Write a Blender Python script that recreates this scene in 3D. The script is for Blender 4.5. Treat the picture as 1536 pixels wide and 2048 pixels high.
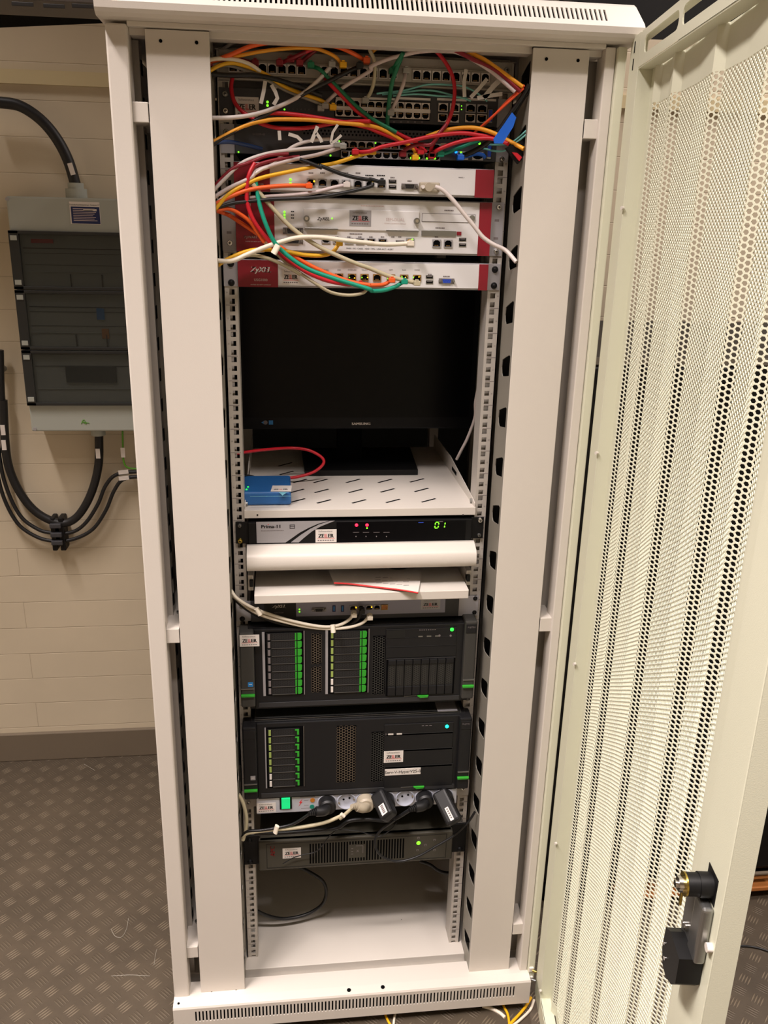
import bpy, bmesh, math, random
import numpy as np
from mathutils import Vector, Matrix
random.seed(4)
for o in list(bpy.data.objects): bpy.data.objects.remove(o)
SC = bpy.context.scene
COL = SC.collection
ZF = 80.0          # the 19 inch rails start 80 mm above the floor; all lengths below are millimetres
def W(p): return Vector((p[0]*.001, p[1]*.001, (p[2]+ZF)*.001))

# ---------------------------------------------------------------- camera
F = 1717.24; CAM = np.array([-145.845, -1562.643, 1608.712])
RM = np.array([[0.9933391, -0.11296578, 0.0227193], [-0.01460738, -0.3190312, -0.94763164], [0.11429811, 0.94098769, -0.3185563]])
cd = bpy.data.cameras.new('camera'); cam = bpy.data.objects.new('camera', cd); COL.objects.link(cam)
cd.sensor_fit = 'VERTICAL'; cd.sensor_height = 24; cd.lens = F/2048*24; cd.clip_start = .02; cd.clip_end = 50
rr = (np.diag([1, -1, -1])@RM).T
mm = Matrix([list(r) for r in rr]).to_4x4(); mm.translation = W(CAM); cam.matrix_world = mm
SC.camera = cam
# ---------------------------------------------------------------- world, light, exposure
w = bpy.data.worlds.new('room_air'); SC.world = w; w.use_nodes = True
w.node_tree.nodes['Background'].inputs[0].default_value = (1, .86, .72, 1)
w.node_tree.nodes['Background'].inputs[1].default_value = .16
SC.view_settings.view_transform = 'Standard'; SC.view_settings.look = 'None'; SC.view_settings.gamma = 1
SC.view_settings.exposure = -0.32
LCOL = (1, .895, .855)
def area(loc, rot, sx, sy, e, spread, col=LCOL):      # one louvred ceiling tube shining mostly downwards, the rest added fill lamps
    l = bpy.data.lights.new('tube_or_fill_light', 'AREA'); l.shape = 'RECTANGLE'; l.size = sx; l.size_y = sy; l.energy = e; l.color = col; l.spread = math.radians(spread)
    o = bpy.data.objects.new('tube_or_fill_light', l); COL.objects.link(o); o.location = W(loc); o.rotation_euler = rot; return o
area((250, -1650, 3780), (0, 0, 0), 1.5, .16, 52, 92)
area((-1300, -1500, 3780), (0, math.radians(-28), 0), .3, 1.2, 50, 84)  # fill lamp added on the left, tilted to brighten the open door
area((-1450, -620, 3780), (0, 0, 0), .2, 1.4, 52, 80)  # added lamp that lifts the left wall and floor
area((1700, 100, 3780), (0, 0, 0), .2, 1.4, 70, 120)  # added lamp to light the wall seen through the door holes

# ---------------------------------------------------------------- pixel -> plane
def on(px, py, ax, v):
    d = RM.T@np.array([(px-768)/F, (py-1024)/F, 1.]); t = (v-CAM[ax])/d[ax]; return CAM+t*d
def X(px, py, y): q = on(px, py, 1, y); return float(q[0]), float(q[2])
def R(a, b, c, d, y): x0, z1 = X(a, b, y); x1, z0 = X(c, d, y); return x0, x1, z0, z1

# ---------------------------------------------------------------- materials
def lin(c): return tuple((v/255/12.92 if v/255 <= .04045 else ((v/255+.055)/1.055)**2.4) for v in c)
MATS = {}
def M(name, c, r=.5, me=0., e=0., bump=0., bs=300., var=0., ecol=None, spec=.5, tr=0., alpha=1.):
    m = bpy.data.materials.new(name); m.use_nodes = True; nt = m.node_tree; b = nt.nodes['Principled BSDF']
    col = (*lin(c), 1); b.inputs['Base Color'].default_value = col; b.inputs['Roughness'].default_value = r; b.inputs['Metallic'].default_value = me
    b.inputs['Specular IOR Level'].default_value = spec
    if e: b.inputs['Emission Color'].default_value = (*lin(ecol or c), 1); b.inputs['Emission Strength'].default_value = e
    if tr: b.inputs['Transmission Weight'].default_value = tr
    if alpha < 1: b.inputs['Alpha'].default_value = alpha
    if bump or var:
        tc = nt.nodes.new('ShaderNodeTexCoord'); nz = nt.nodes.new('ShaderNodeTexNoise'); nz.inputs['Scale'].default_value = bs; nz.inputs['Detail'].default_value = 3
        nt.links.new(tc.outputs['Object'], nz.inputs['Vector'])
        if bump:
            bp = nt.nodes.new('ShaderNodeBump'); bp.inputs['Strength'].default_value = bump; bp.inputs['Distance'].default_value = .001
            nt.links.new(nz.outputs['Fac'], bp.inputs['Height']); nt.links.new(bp.outputs['Normal'], b.inputs['Normal'])
        if var:
            nz2 = nt.nodes.new('ShaderNodeTexNoise'); nz2.inputs['Scale'].default_value = 6; nz2.inputs['Detail'].default_value = 5
            nt.links.new(tc.outputs['Object'], nz2.inputs['Vector'])
            mp = nt.nodes.new('ShaderNodeMapRange'); mp.inputs['To Min'].default_value = 1-var; mp.inputs['To Max'].default_value = 1+var*.4
            nt.links.new(nz2.outputs['Fac'], mp.inputs['Value'])
            mx = nt.nodes.new('ShaderNodeMix'); mx.data_type = 'RGBA'; mx.blend_type = 'MULTIPLY'; mx.inputs['Factor'].default_value = 1
            mx.inputs['A'].default_value = col; nt.links.new(mp.outputs['Result'], mx.inputs['B']); nt.links.new(mx.outputs['Result'], b.inputs['Base Color'])
    MATS[name] = m; return m
M('paint', (214, 207, 198), .42, bump=.12, bs=900, var=.03)
M('paint_green_light', (214, 214, 192), .4, bump=.12, bs=900, var=.03)  # same paint as the cabinet, greenish light put into the colour
M('zinc', (196, 190, 182), .42, .25, var=.05)
M('duct_grey', (150, 145, 134), .45, .2, var=.15)
M('chrome', (220, 218, 214), .18, 1.)
M('steel', (150, 150, 148), .3, .9)
M('brass', (205, 180, 90), .25, 1.)
M('white_face', (226, 224, 224), .4)
M('silver', (170, 168, 172), .4, .3)
M('lilac', (150, 150, 168), .4, .2)
M('patch_grey', (168, 162, 152), .5, .1)
M('switch_grey', (58, 58, 62), .5)
M('chassis', (44, 44, 46), .5)
M('server_black', (24, 24, 26), .45, spec=.35)
M('server_grey', (58, 57, 54), .5)
M('bay_black', (16, 17, 18), .5)
M('black', (11, 11, 12), .5, spec=.3)
M('gap', (3, 3, 4), .9, spec=.1)
M('rubber', (18, 18, 20), .5, bump=.1, bs=400)
M('screen', (3, 3, 6), .3, spec=.15)
M('bezel', (7, 8, 14), .4, spec=.2)
M('red_panel', (138, 20, 38), .38)
M('red_line', (200, 30, 30), .5)
M('bronze_mesh', (118, 106, 92), .45, .5)
M('green_clip', (48, 158, 44), .45)
M('lime_clip', (150, 170, 90), .5)
M('white_label', (225, 218, 212), .5)
M('tag', (188, 180, 170), .6)
M('paper', (215, 208, 200), .6)
M('ink', (25, 22, 24), .6)
M('ink_grey', (120, 112, 112), .6)
M('ink_pale', (210, 190, 186), .6)
M('ink_red', (215, 40, 45), .5)
M('blue_box', (40, 100, 165), .45)
M('blue_lt', (120, 185, 205), .45)
M('blue_dark', (34, 48, 110), .45)
M('navy', (26, 38, 88), .45)
M('vga_blue', (40, 75, 190), .45)
M('intel', (40, 130, 200), .4)
M('gold_port', (190, 150, 90), .35, .6)
M('ups_grey', (66, 63, 54), .5)
M('ups_dark', (28, 27, 24), .6)
M('apc_red', (130, 30, 30), .5)
M('pdu', (200, 202, 212), .3, .3)
M('socket', (186, 190, 204), .35, .1)
M('beige_plug', (172, 161, 142), .45)
M('led_green', (120, 240, 40), e=2.2)
M('led_bright', (40, 255, 60), e=3)
M('led_cyan', (20, 240, 190), e=5)
M('led_yellow', (255, 200, 40), e=1.8)
M('led_red', (255, 30, 60), e=4)
M('led_blue', (20, 120, 255), e=4)
M('rocker', (20, 190, 110), .3, e=1.2)
M('amber', (190, 120, 40), .4)
M('teal_dot', (20, 130, 110), .4)
M('box_grey', (168, 172, 164), .5)
M('window_frame', (40, 42, 42), .4)
M('smoke_glass', (52, 56, 54), .08, alpha=.45)
M('cream_strip', (205, 190, 150), .6)
M('wood', (190, 120, 60), .6, var=.3)
M('duct_metal', (105, 100, 98), .5, .3, var=.2)
M('skirt', (112, 100, 84), .7, var=.1, bump=.2, bs=60)
C_ = dict(red=(196, 24, 40), dred=(132, 18, 34), orange=(238, 96, 34), yellow=(236, 178, 24), amber_c=(236, 160, 34), white=(214, 204, 200),
          beige=(190, 180, 150), cream=(232, 222, 204), gray=(150, 144, 132), black=(20, 20, 22), green=(14, 112, 76), teal=(10, 150, 122),
          aqua=(120, 196, 190), blue=(40, 66, 120), orange2=(250, 92, 50), bright_blue=(18, 92, 200), pink=(200, 184, 182), earth=(90, 160, 40))
for k, v in C_.items(): M('c_'+k, v, .42)
M('clear', (170, 168, 162), .15, alpha=.75)

def brick_wall():
    m = bpy.data.materials.new('painted_block_wall'); m.use_nodes = True; nt = m.node_tree; b = nt.nodes['Principled BSDF']; N = nt.nodes.new; L = nt.links.new
    tc = N('ShaderNodeTexCoord'); mp = N('ShaderNodeMapping'); L(tc.outputs['Object'], mp.inputs['Vector']); mp.inputs['Rotation'].default_value = (math.radians(90), 0, 0)
    sx = N('ShaderNodeSeparateXYZ'); cx = N('ShaderNodeCombineXYZ'); L(tc.outputs['Object'], sx.inputs[0]); L(sx.outputs['X'], cx.inputs['X']); zo = N('ShaderNodeMath'); zo.operation = 'SUBTRACT'; L(sx.outputs['Z'], zo.inputs[0]); zo.inputs[1].default_value = .0288; L(zo.outputs[0], cx.inputs['Y'])
    br = N('ShaderNodeTexBrick'); L(cx.outputs[0], br.inputs['Vector']); br.inputs['Scale'].default_value = 1
    br.inputs['Brick Width'].default_value = 1.15; br.inputs['Row Height'].default_value = .0882; br.inputs['Mortar Size'].default_value = .0016; br.inputs['Mortar Smooth'].default_value = 1
    br.inputs['Color1'].default_value = br.inputs['Color2'].default_value = (*lin((205, 192, 168)), 1); br.inputs['Mortar'].default_value = (*lin((190, 176, 153)), 1)
    nz = N('ShaderNodeTexNoise'); nz.inputs['Scale'].default_value = 4; nz.inputs['Detail'].default_value = 6; L(tc.outputs['Object'], nz.inputs['Vector'])
    mr = N('ShaderNodeMapRange'); mr.inputs['To Min'].default_value = .88; mr.inputs['To Max'].default_value = 1.08; L(nz.outputs['Fac'], mr.inputs['Value'])
    mx = N('ShaderNodeMix'); mx.data_type = 'RGBA'; mx.blend_type = 'MULTIPLY'; mx.inputs['Factor'].default_value = 1; L(br.outputs['Color'], mx.inputs['A']); L(mr.outputs['Result'], mx.inputs['B'])
    L(mx.outputs['Result'], b.inputs['Base Color']); b.inputs['Roughness'].default_value = .7
    bp = N('ShaderNodeBump'); bp.inputs['Strength'].default_value = .5; bp.inputs['Distance'].default_value = .002; ma = N('ShaderNodeMath'); ma.operation = 'SUBTRACT'
    L(nz.outputs['Fac'], ma.inputs[0]); L(br.outputs['Fac'], ma.inputs[1]); L(ma.outputs[0], bp.inputs['Height']); L(bp.outputs['Normal'], b.inputs['Normal'])
    MATS['brick'] = m
brick_wall()
def tread_floor():
    m = bpy.data.materials.new('tread_plate'); m.use_nodes = True; nt = m.node_tree; b = nt.nodes['Principled BSDF']; N = nt.nodes.new; L = nt.links.new
    def ma(op, a, bb=None, c=None):
        n = N('ShaderNodeMath'); n.operation = op
        for i, v in enumerate((a, bb, c)):
            if v is None: continue
            if isinstance(v, (int, float)): n.inputs[i].default_value = v
            else: L(v, n.inputs[i])
        return n.outputs[0]
    tc = N('ShaderNodeTexCoord'); s = N('ShaderNodeSeparateXYZ'); L(tc.outputs['Object'], s.inputs[0]); x = s.outputs['X']; y = s.outputs['Y']
    c45 = .70711/.041
    u = ma('ADD', ma('MULTIPLY', x, c45), ma('MULTIPLY', y, c45)); v = ma('SUBTRACT', ma('MULTIPLY', y, c45), ma('MULTIPLY', x, c45))
    par = ma('FLOORED_MODULO', ma('ADD', ma('FLOOR', u), ma('FLOOR', v)), 2.)
    fu = ma('SUBTRACT', ma('FRACT', u), .5); fv = ma('SUBTRACT', ma('FRACT', v), .5)
    mixf = lambda a, bb: ma('ADD', ma('MULTIPLY', a, ma('SUBTRACT', 1., par)), ma('MULTIPLY', bb, par))
    al = mixf(fu, fv); ac = mixf(fv, fu)         # along and across the ribs of this cell
    k = ma('MULTIPLY', ac, 6.2); fr = ma('SUBTRACT', ma('FRACT', k), .5)
    rib = ma('SUBTRACT', 1., ma('ADD', ma('POWER', ma('MULTIPLY', ma('ABSOLUTE', fr), 3.2), 2.), ma('POWER', ma('MULTIPLY', ma('ABSOLUTE', al), 2.7), 2.)))
    ok = ma('LESS_THAN', ma('ABSOLUTE', k), 2.)
    h = ma('MULTIPLY', ma('MAXIMUM', rib, 0.), ok); h = ma('SQRT', h)
    nz = N('ShaderNodeTexNoise'); nz.inputs['Scale'].default_value = 5; nz.inputs['Detail'].default_value = 8; nz.inputs['Roughness'].default_value = .7; L(tc.outputs['Object'], nz.inputs['Vector'])
    nf = N('ShaderNodeTexNoise'); nf.inputs['Scale'].default_value = 260; L(tc.outputs['Object'], nf.inputs['Vector'])
    mr = N('ShaderNodeMapRange'); mr.inputs['From Min'].default_value = .3; mr.inputs['From Max'].default_value = .7; L(nz.outputs['Fac'], mr.inputs['Value'])
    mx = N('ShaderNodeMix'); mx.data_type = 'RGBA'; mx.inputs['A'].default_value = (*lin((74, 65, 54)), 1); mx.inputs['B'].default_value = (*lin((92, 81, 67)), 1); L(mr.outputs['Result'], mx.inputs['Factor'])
    m2 = N('ShaderNodeMix'); m2.data_type = 'RGBA'; L(mx.outputs['Result'], m2.inputs['A']); m2.inputs['B'].default_value = (*lin((140, 126, 106)), 1); L(ma('MULTIPLY', h, ma('MULTIPLY', ma('ADD', ma('MULTIPLY', par, -.42), .6), 1.)), m2.inputs['Factor'])  # ribs of one direction painted paler, as light would catch them
    L(m2.outputs['Result'], b.inputs['Base Color']); b.inputs['Roughness'].default_value = .5; b.inputs['Metallic'].default_value = .25
    bp = N('ShaderNodeBump'); bp.inputs['Strength'].default_value = .9; bp.inputs['Distance'].default_value = .0012
    L(ma('ADD', h, ma('MULTIPLY', nf.outputs['Fac'], .12)), bp.inputs['Height']); L(bp.outputs['Normal'], b.inputs['Normal'])
    MATS['tread'] = m
tread_floor()

# ---------------------------------------------------------------- mesh builder
TXT = {}
def glyphs(s, size):
    k = (s,)
    if k not in TXT:
        c = bpy.data.curves.new('lettering', 'FONT'); c.body = s; c.size = 1; c.resolution_u = 2; c.fill_mode = 'BOTH'; c.extrude = .02
        o = bpy.data.objects.new('lettering', c); COL.objects.link(o)
        me = bpy.data.meshes.new_from_object(o.evaluated_get(bpy.context.evaluated_depsgraph_get()))
        TXT[k] = ([tuple(v.co) for v in me.vertices], [tuple(f.vertices) for f in me.polygons])
        bpy.data.objects.remove(o); bpy.data.meshes.remove(me); bpy.data.curves.remove(c)
    return TXT[k]
BOXV = [(0, 0, 0), (1, 0, 0), (1, 1, 0), (0, 1, 0), (0, 0, 1), (1, 0, 1), (1, 1, 1), (0, 1, 1)]
BOXF = [(0, 3, 2, 1), (4, 5, 6, 7), (0, 1, 5, 4), (1, 2, 6, 5), (2, 3, 7, 6), (3, 0, 4, 7)]
class MB:
    def __init__(s): s.v = []; s.f = []; s.m = []; s.s = []; s.mats = []
    def mi(s, m):
        if m not in s.mats: s.mats.append(m)
        return s.mats.index(m)
    def add(s, vs, fs, m, sm=False):
        b = len(s.v); i = s.mi(m); s.v += [tuple(map(float, p)) for p in vs]
        for f in fs: s.f.append(tuple(b+k for k in f)); s.m.append(i); s.s.append(sm)
        return s
    def box(s, x0, x1, y0, y1, z0, z1, m, bev=0, seg=2, fr=None):
        if not bev:
            vs = [(x0+a*(x1-x0), y0+b*(y1-y0), z0+c*(z1-z0)) for a, b, c in BOXV]; fs = BOXF; sm = False
        else:
            bm = bmesh.new(); bmesh.ops.create_cube(bm, size=1)
            for v in bm.verts: v.co = Vector(((x0+x1)/2+v.co.x*(x1-x0), (y0+y1)/2+v.co.y*(y1-y0), (z0+z1)/2+v.co.z*(z1-z0)))
            bmesh.ops.bevel(bm, geom=list(bm.edges), offset=bev, segments=seg, profile=.5, affect='EDGES')
            bm.verts.index_update(); vs = [tuple(v.co) for v in bm.verts]; fs = [tuple(v.index for v in f.verts) for f in bm.faces]; bm.free(); sm = False
        if fr: vs = [fr(*p) for p in vs]
        return s.add(vs, fs, m, sm)
    def prism(s, poly, a0, a1, m, ax='y', sm=False):        # poly of 2-D points extruded along an axis
        n = len(poly)
        def P(p, a): return (p[0], a, p[1]) if ax == 'y' else ((a, p[0], p[1]) if ax == 'x' else (p[0], p[1], a))
        vs = [P(p, a0) for p in poly]+[P(p, a1) for p in poly]
        s.add(vs, [tuple(range(n))[::-1], tuple(range(n, 2*n))], m)
        return s.add(vs, [(i, (i+1) % n, n+(i+1) % n, n+i) for i in range(n)], m, sm)
    def cyl(s, p0, p1, r0, m, r1=None, n=16, cap=True):
        p0 = Vector(p0); p1 = Vector(p1); r1 = r0 if r1 is None else r1; d = (p1-p0).normalized(); a = d.orthogonal().normalized(); b = d.cross(a)
        vs = []
        for p, r in ((p0, r0), (p1, r1)):
            vs += [tuple(p+a*r*math.cos(2*math.pi*i/n)+b*r*math.sin(2*math.pi*i/n)) for i in range(n)]
        s.add(vs, [(i, (i+1) % n, n+(i+1) % n, n+i) for i in range(n)], m, True)
        if cap: s.add(vs, [tuple(range(n))[::-1], tuple(range(n, 2*n))], m)
        return s
    def ball(s, c, r, m, sy=1, n=10):
        vs = []; fs = []
        for j in range(n//2+1):
            t = math.pi*j/(n//2)
            for i in range(n): p = 2*math.pi*i/n; vs.append((c[0]+r*math.sin(t)*math.cos(p), c[1]+r*sy*math.cos(t), c[2]+r*math.sin(t)*math.sin(p)))
        for j in range(n//2):
            for i in range(n): fs.append((j*n+i, j*n+(i+1) % n, (j+1)*n+(i+1) % n, (j+1)*n+i))
        return s.add(vs, fs, m, True)
    def tube(s, pts, r, m, n=8, sub=6, flat=1.):
        P = [Vector(p) for p in pts]; P = [2*P[0]-P[1]]+P+[2*P[-1]-P[-2]]; Q = []
        for i in range(1, len(P)-2):
            for k in range(sub):
                t = k/sub; a, b, c, d = P[i-1:i+3]
                Q.append(.5*((2*b)+(c-a)*t+(2*a-5*b+4*c-d)*t*t+(3*b-a-3*c+d)*t**3))
        Q.append(P[-2]); up = None; vs = []
        for i, q in enumerate(Q):
            t = (Q[min(i+1, len(Q)-1)]-Q[max(i-1, 0)]).normalized()
            if up is None: up = t.orthogonal().normalized()
            up = (up-t*up.dot(t)).normalized(); b = t.cross(up)
            vs += [tuple(q+up*r*math.cos(2*math.pi*k/n)+b*r*flat*math.sin(2*math.pi*k/n)) for k in range(n)]
        fs = [(i*n+k, i*n+(k+1) % n, (i+1)*n+(k+1) % n, (i+1)*n+k) for i in range(len(Q)-1) for k in range(n)]
        s.add(vs, fs, m, True); L = len(Q)
        return s.add(vs, [tuple(range(n))[::-1], tuple(range((L-1)*n, L*n))], m)
    def text(s, st, x, z, y, size, m, al='l', ux=(1, 0, 0), uz=(0, 0, 1), bold=0, shear=0, wide=1.):
        vs, fs = glyphs(st, size)
        if not vs: return s
        w = max(v[0] for v in vs)*size*wide; off = {'l': 0, 'c': -w/2, 'r': -w}[al]; ux = Vector(ux); uz = Vector(uz); o = Vector((x, y, z)); nrm = ux.cross(uz)
        for dx in ([0] if not bold else [-bold/2, bold/2]):
            s.add([tuple(o+ux*(v[0]*size*wide+off+dx+shear*v[1]*size)+uz*(v[1]*size)+nrm*(v[2]*size*.5+.15)) for v in vs], fs, m)
        return s
    def fit(s, st, x0, x1, z, y, size, m, bold=0):
        vs, _ = glyphs(st, size); w0 = min(v[0] for v in vs)*size; w1 = max(v[0] for v in vs)*size; k = (x1-x0)/(w1-w0)
        return s.text(st, x0-w0*k, z, y, size, m, 'l', wide=k, bold=bold)
    def holed(s, u0, u1, v0, v1, hole, P, m, wall=None, wm=None):   # rectangle with a convex hole; P(u,v,depth)->xyz
        cu = sum(h[0] for h in hole)/len(hole); cv = sum(h[1] for h in hole)/len(hole)
        A = sorted([math.atan2(b-cv, a-cu) for a, b in hole]+[math.atan2(b-cv, a-cu) for a in (u0, u1) for b in (v0, v1)])
        out = []; inn = []
        for t in A:
            c, d = math.cos(t), math.sin(t)
            k = min([(u1-cu)/c if c > 1e-9 else ((u0-cu)/c if c < -1e-9 else 1e9), (v1-cv)/d if d > 1e-9 else ((v0-cv)/d if d < -1e-9 else 1e9)])
            out.append((cu+c*k, cv+d*k)); best = None
            for i in range(len(hole)):
                a, b = hole[i], hole[(i+1) % len(hole)]; ex, ey = b[0]-a[0], b[1]-a[1]; den = c*ey-d*ex
                if abs(den) < 1e-12: continue
                tt = ((a[0]-cu)*ey-(a[1]-cv)*ex)/den; ss = ((a[0]-cu)*d-(a[1]-cv)*c)/den
                if tt > 0 and -1e-6 <= ss <= 1+1e-6 and (best is None or tt > best): best = tt
            inn.append((cu+c*best, cv+d*best))
        n = len(A); vs = [P(a, b, 0) for a, b in out]+[P(a, b, 0) for a, b in inn]; fs = [(i, (i+1) % n, n+(i+1) % n, n+i) for i in range(n)]
        s.add(vs, fs, m)
        if wall: s.add([P(a, b, 0) for a, b in inn]+[P(a, b, wall) for a, b in inn], fs, wm or m)
        return s
    def build(s, name, parent=None, label=None, cat=None, group=None, kind=None, org=None):
        V_ = np.array(s.v); lo = V_.min(0); hi = V_.max(0)
        c = org if org is not None else ((lo[0]+hi[0])/2, (lo[1]+hi[1])/2, lo[2])
        me = bpy.data.meshes.new(name); co = (V_-np.array(c))*.001
        me.from_pydata(co.tolist(), [], s.f)
        for k in s.mats: me.materials.append(MATS[k])
        me.polygons.foreach_set('material_index', s.m); me.polygons.foreach_set('use_smooth', s.s); me.update()
        o = bpy.data.objects.new(name, me); COL.objects.link(o); wc = W(c)
        if parent: o.parent = parent; o.location = wc-ORG[parent.name]
        else: o.location = wc
        ORG[o.name] = wc
        if label: o['label'] = label
        if cat: o['category'] = cat
        if group: o['group'] = group
        if kind: o['kind'] = kind
        return o
ORG = {}
def thing(name, base, label, cat, group=None):
    o = bpy.data.objects.new(name, None); COL.objects.link(o); o.empty_display_size = .05; o.location = W(base); ORG[o.name] = W(base)
    o['label'] = label; o['category'] = cat
    if group: o['group'] = group
    return o
def clone(src, parent, dx, dz, dy=0, label=None):     # copy of a part with shared mesh, moved by millimetres
    c = src.copy(); COL.objects.link(c); c.parent = parent
    wc = ORG[src.name]+Vector((dx, dy, dz))*.001; ORG[c.name] = wc; c.location = wc-ORG[parent.name]
    if label: c['label'] = label
    for ch in list(src.children):
        d = ch.copy(); COL.objects.link(d); d.parent = c; ORG[d.name] = ORG[ch.name]+Vector((dx, dy, dz))*.001
    return c

# ================================================================ SETTING
YW = 960
m = MB()
m.add([(-2200, YW, -ZF), (2600, YW, -ZF), (2600, YW, 2130), (-586, YW, 2073), (-1100, YW, 2030), (-2200, YW, 1960), (-2200, YW+120, -ZF), (2600, YW+120, -ZF), (2600, YW+120, 2130), (-586, YW+120, 2073), (-1100, YW+120, 2030), (-2200, YW+120, 1960)],
      [(0, 1, 2, 3, 4, 5), (11, 10, 9, 8, 7, 6), (5, 4, 10, 11), (4, 3, 9, 10), (3, 2, 8, 9)], 'brick').build('wall_back', kind='structure')
MB().box(-2200, 2600, -3400, YW+200, -ZF-60, -ZF, 'tread').build('floor', kind='structure', org=(0, 0, -ZF))
MB().box(-2600, 2800, -3400, YW+400, 3900, 3960, 'brick').build('ceiling', kind='structure')
MB().box(-2300, -2200, -3400, YW+120, -ZF, 3900, 'brick').build('wall_left', kind='structure')
MB().box(2600, 2700, -3400, YW+120, -ZF, 3900, 'brick').build('wall_right', kind='structure')
MB().box(-2300, 2700, -3500, -3400, -ZF, 3900, 'brick').build('wall_front', kind='structure')
MB().box(-2200, 2600, YW-14, YW, -ZF, 20, 'skirt', 3).build('baseboard_back', kind='structure')
MB().box(-2200, 2600, YW-12, YW, 1925, 1958, 'cream_strip').build('trim_1', kind='structure')
MB().box(-2200, 2600, YW+300, YW+340, 1700, 3900, 'black').build('dark_void_wall', kind='structure')  # black sheet standing in for the dark void above the wall

# ================================================================ CABINET
cab = thing('server_cabinet', (0, 300, -ZF), 'tall light grey open server rack cabinet with perforated door swung open', 'server rack')
def ptub(x0, x1, y0, y1, z0, z1, b=2, mat='paint', name='post', lab=None): return MB().box(x0, x1, y0, y1, z0, z1, mat, b).build(name, cab, lab)
ptub(-400, -368, -97, -58, -20, 1880, 3)
m = MB().box(367, 384, -97, -58, -20, 1880, 'paint', 2).box(384.5, 400, -104, -58, -20, 1880, 'paint_green_light', 2); m.build('post', cab)  # outer step carries the greenish bounce light as its colour
ptub(-400, -368, 720, 760, -20, 1880, 3); ptub(368, 400, 720, 760, -20, 1880, 3)
MB().box(-400, -397, -58, 720, -10, 1880, 'paint').build('side_panel', cab); MB().box(397, 400, -58, 720, -10, 1880, 'paint').build('side_panel', cab)
MB().box(-368, 368, 744, 748, 0, 1880, 'chassis').build('rear_panel', cab)
# inner vertical profiles behind the front posts
for sx in (-1, 1):
    m = MB(); x0, x1 = sorted((sx*392, sx*362)); m.box(x0, x1, -30, 0, 0, 1870, 'zinc', 1)
    for k in range(34): z = 40+k*54; m.box(min(sx*361.5, sx*360.5), max(sx*361.5, sx*360.5), -22, -10, z, z+22, 'gap')
    m.build('inner_profile', cab)
    for z in (1747, 858, 108):
        a = MB(); x0, x1 = sorted((sx*345, sx*371)); a.box(x0, x1, -90, -88, z, z+29, 'paint', 1).box(x0, x1, -88, 250, z+27, z+29, 'paint').box(x0, x1, -88, 250, z, z+2, 'paint')
        xo = sx*371; a.box(min(xo, xo-sx*3), max(xo, xo-sx*3), -92, -88, z-14, z+44, 'paint')
        a.cyl((sx*352, -20, z+29), (sx*352, -20, z+33), 5, 'steel')
        a.build('support_bracket', cab)
# top cover with ventilation slots
prof = [(-128, 1888), (-131, 1893), (-132, 1902), (-127, 1908), (-100, 1936), (-90, 1941), (700, 1941), (740, 1925), (740, 1884), (-120, 1884)]
m = MB()
L0, L1 = -407, 414
n = len(prof)
vs = [(L0+(6 if i in (4, 5, 6) else 0), *p) for i, p in enumerate(prof)]+[(L1-(6 if i in (4, 5, 6) else 0), *p) for i, p in enumerate(prof)]
fs = [(i, (i+1) % n, n+(i+1) % n, n+i) for i in range(n) if i != 3]+[tuple(range(n))[::-1], tuple(range(n, 2*n))]
m.add(vs, fs, 'paint')
A, B = Vector((0, -127, 1908)), Vector((0, -100, 1936)); T = B-A; LL = T.length
def PT(u, v, d): q = A+T*(v/LL)+Vector((0, T.z, -T.y)).normalized()*d; return (u, q.y, q.z)
m.add([PT(L0, 0, 0), PT(-362, 0, 0), PT(-362, LL, 0), PT(L0+6, LL, 0)], [(0, 1, 2, 3)], 'paint'); m.add([PT(358, 0, 0), PT(L1, 0, 0), PT(L1-6, LL, 0), PT(358, LL, 0)], [(0, 1, 2, 3)], 'paint')
ns = 96; dw = 720/ns
for k in range(ns):
    u = -362+k*dw; h = [(u+2, 3), (u+5.5, 3), (u+5.5, 29), (u+2, 29)]
    m.holed(u, u+dw, 0, LL, h, PT, 'paint', 3)
m.add([PT(-362, 0, 6), PT(358, 0, 6), PT(358, LL, 6), PT(-362, LL, 6)], [(0, 1, 2, 3)], 'gap')
m.build('top_cover', cab)
MB().box(-368, 367, -97, -66, 1877, 1884, 'paint', 1).box(-368, 367, -80, -50, 1868, 1878, 'paint', 1).build('header_rail', cab)
# base with slotted front, step and floor plate
m = MB()
m.prism([(-125, 4), (-123, 8), (-103, 10), (-60, 10), (-60, 4)], -400, 386, 'paint', 'x')
def PB(u, v, d): return (u, -125+d, v)
m.add([PB(-400, -52, 0), PB(-356, -52, 0), PB(-356, 4, 0), PB(-400, 4, 0)], [(0, 1, 2, 3)], 'paint').add([PB(352, -52, 0), PB(386, -52, 0), PB(386, 4, 0), PB(352, 4, 0)], [(0, 1, 2, 3)], 'paint')
ns = 94; dw = 708/ns
for k in range(ns):
    u = -356+k*dw; m.holed(u, u+dw, -52, 4, [(u+2, -33), (u+5.4, -33), (u+5.4, -4), (u+2, -4)], PB, 'paint', 3)
m.add([PB(-356, -52, 5), PB(352, -52, 5), PB(352, 4, 5), PB(-356, 4, 5)], [(0, 1, 2, 3)], 'gap')
m.box(-400, 386, -125, 750, -56, -52, 'paint').box(-400, -397, -122, 750, -54, 4, 'paint').box(383, 386, -122, 750, -54, 4, 'paint')
for x in (-340, 340):
    for y in (-60, 650): m.cyl((x, y, -ZF), (x, y, -56), 20, 'rubber')
for x, y_ in ((-22, -113), (53, -112), (-389, -113)): m.cyl((x, y_, 9.2), (x, y_, 10.4), 4.5 if x > -300 else 2.5, 'gap')
m.build('base', cab)
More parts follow.
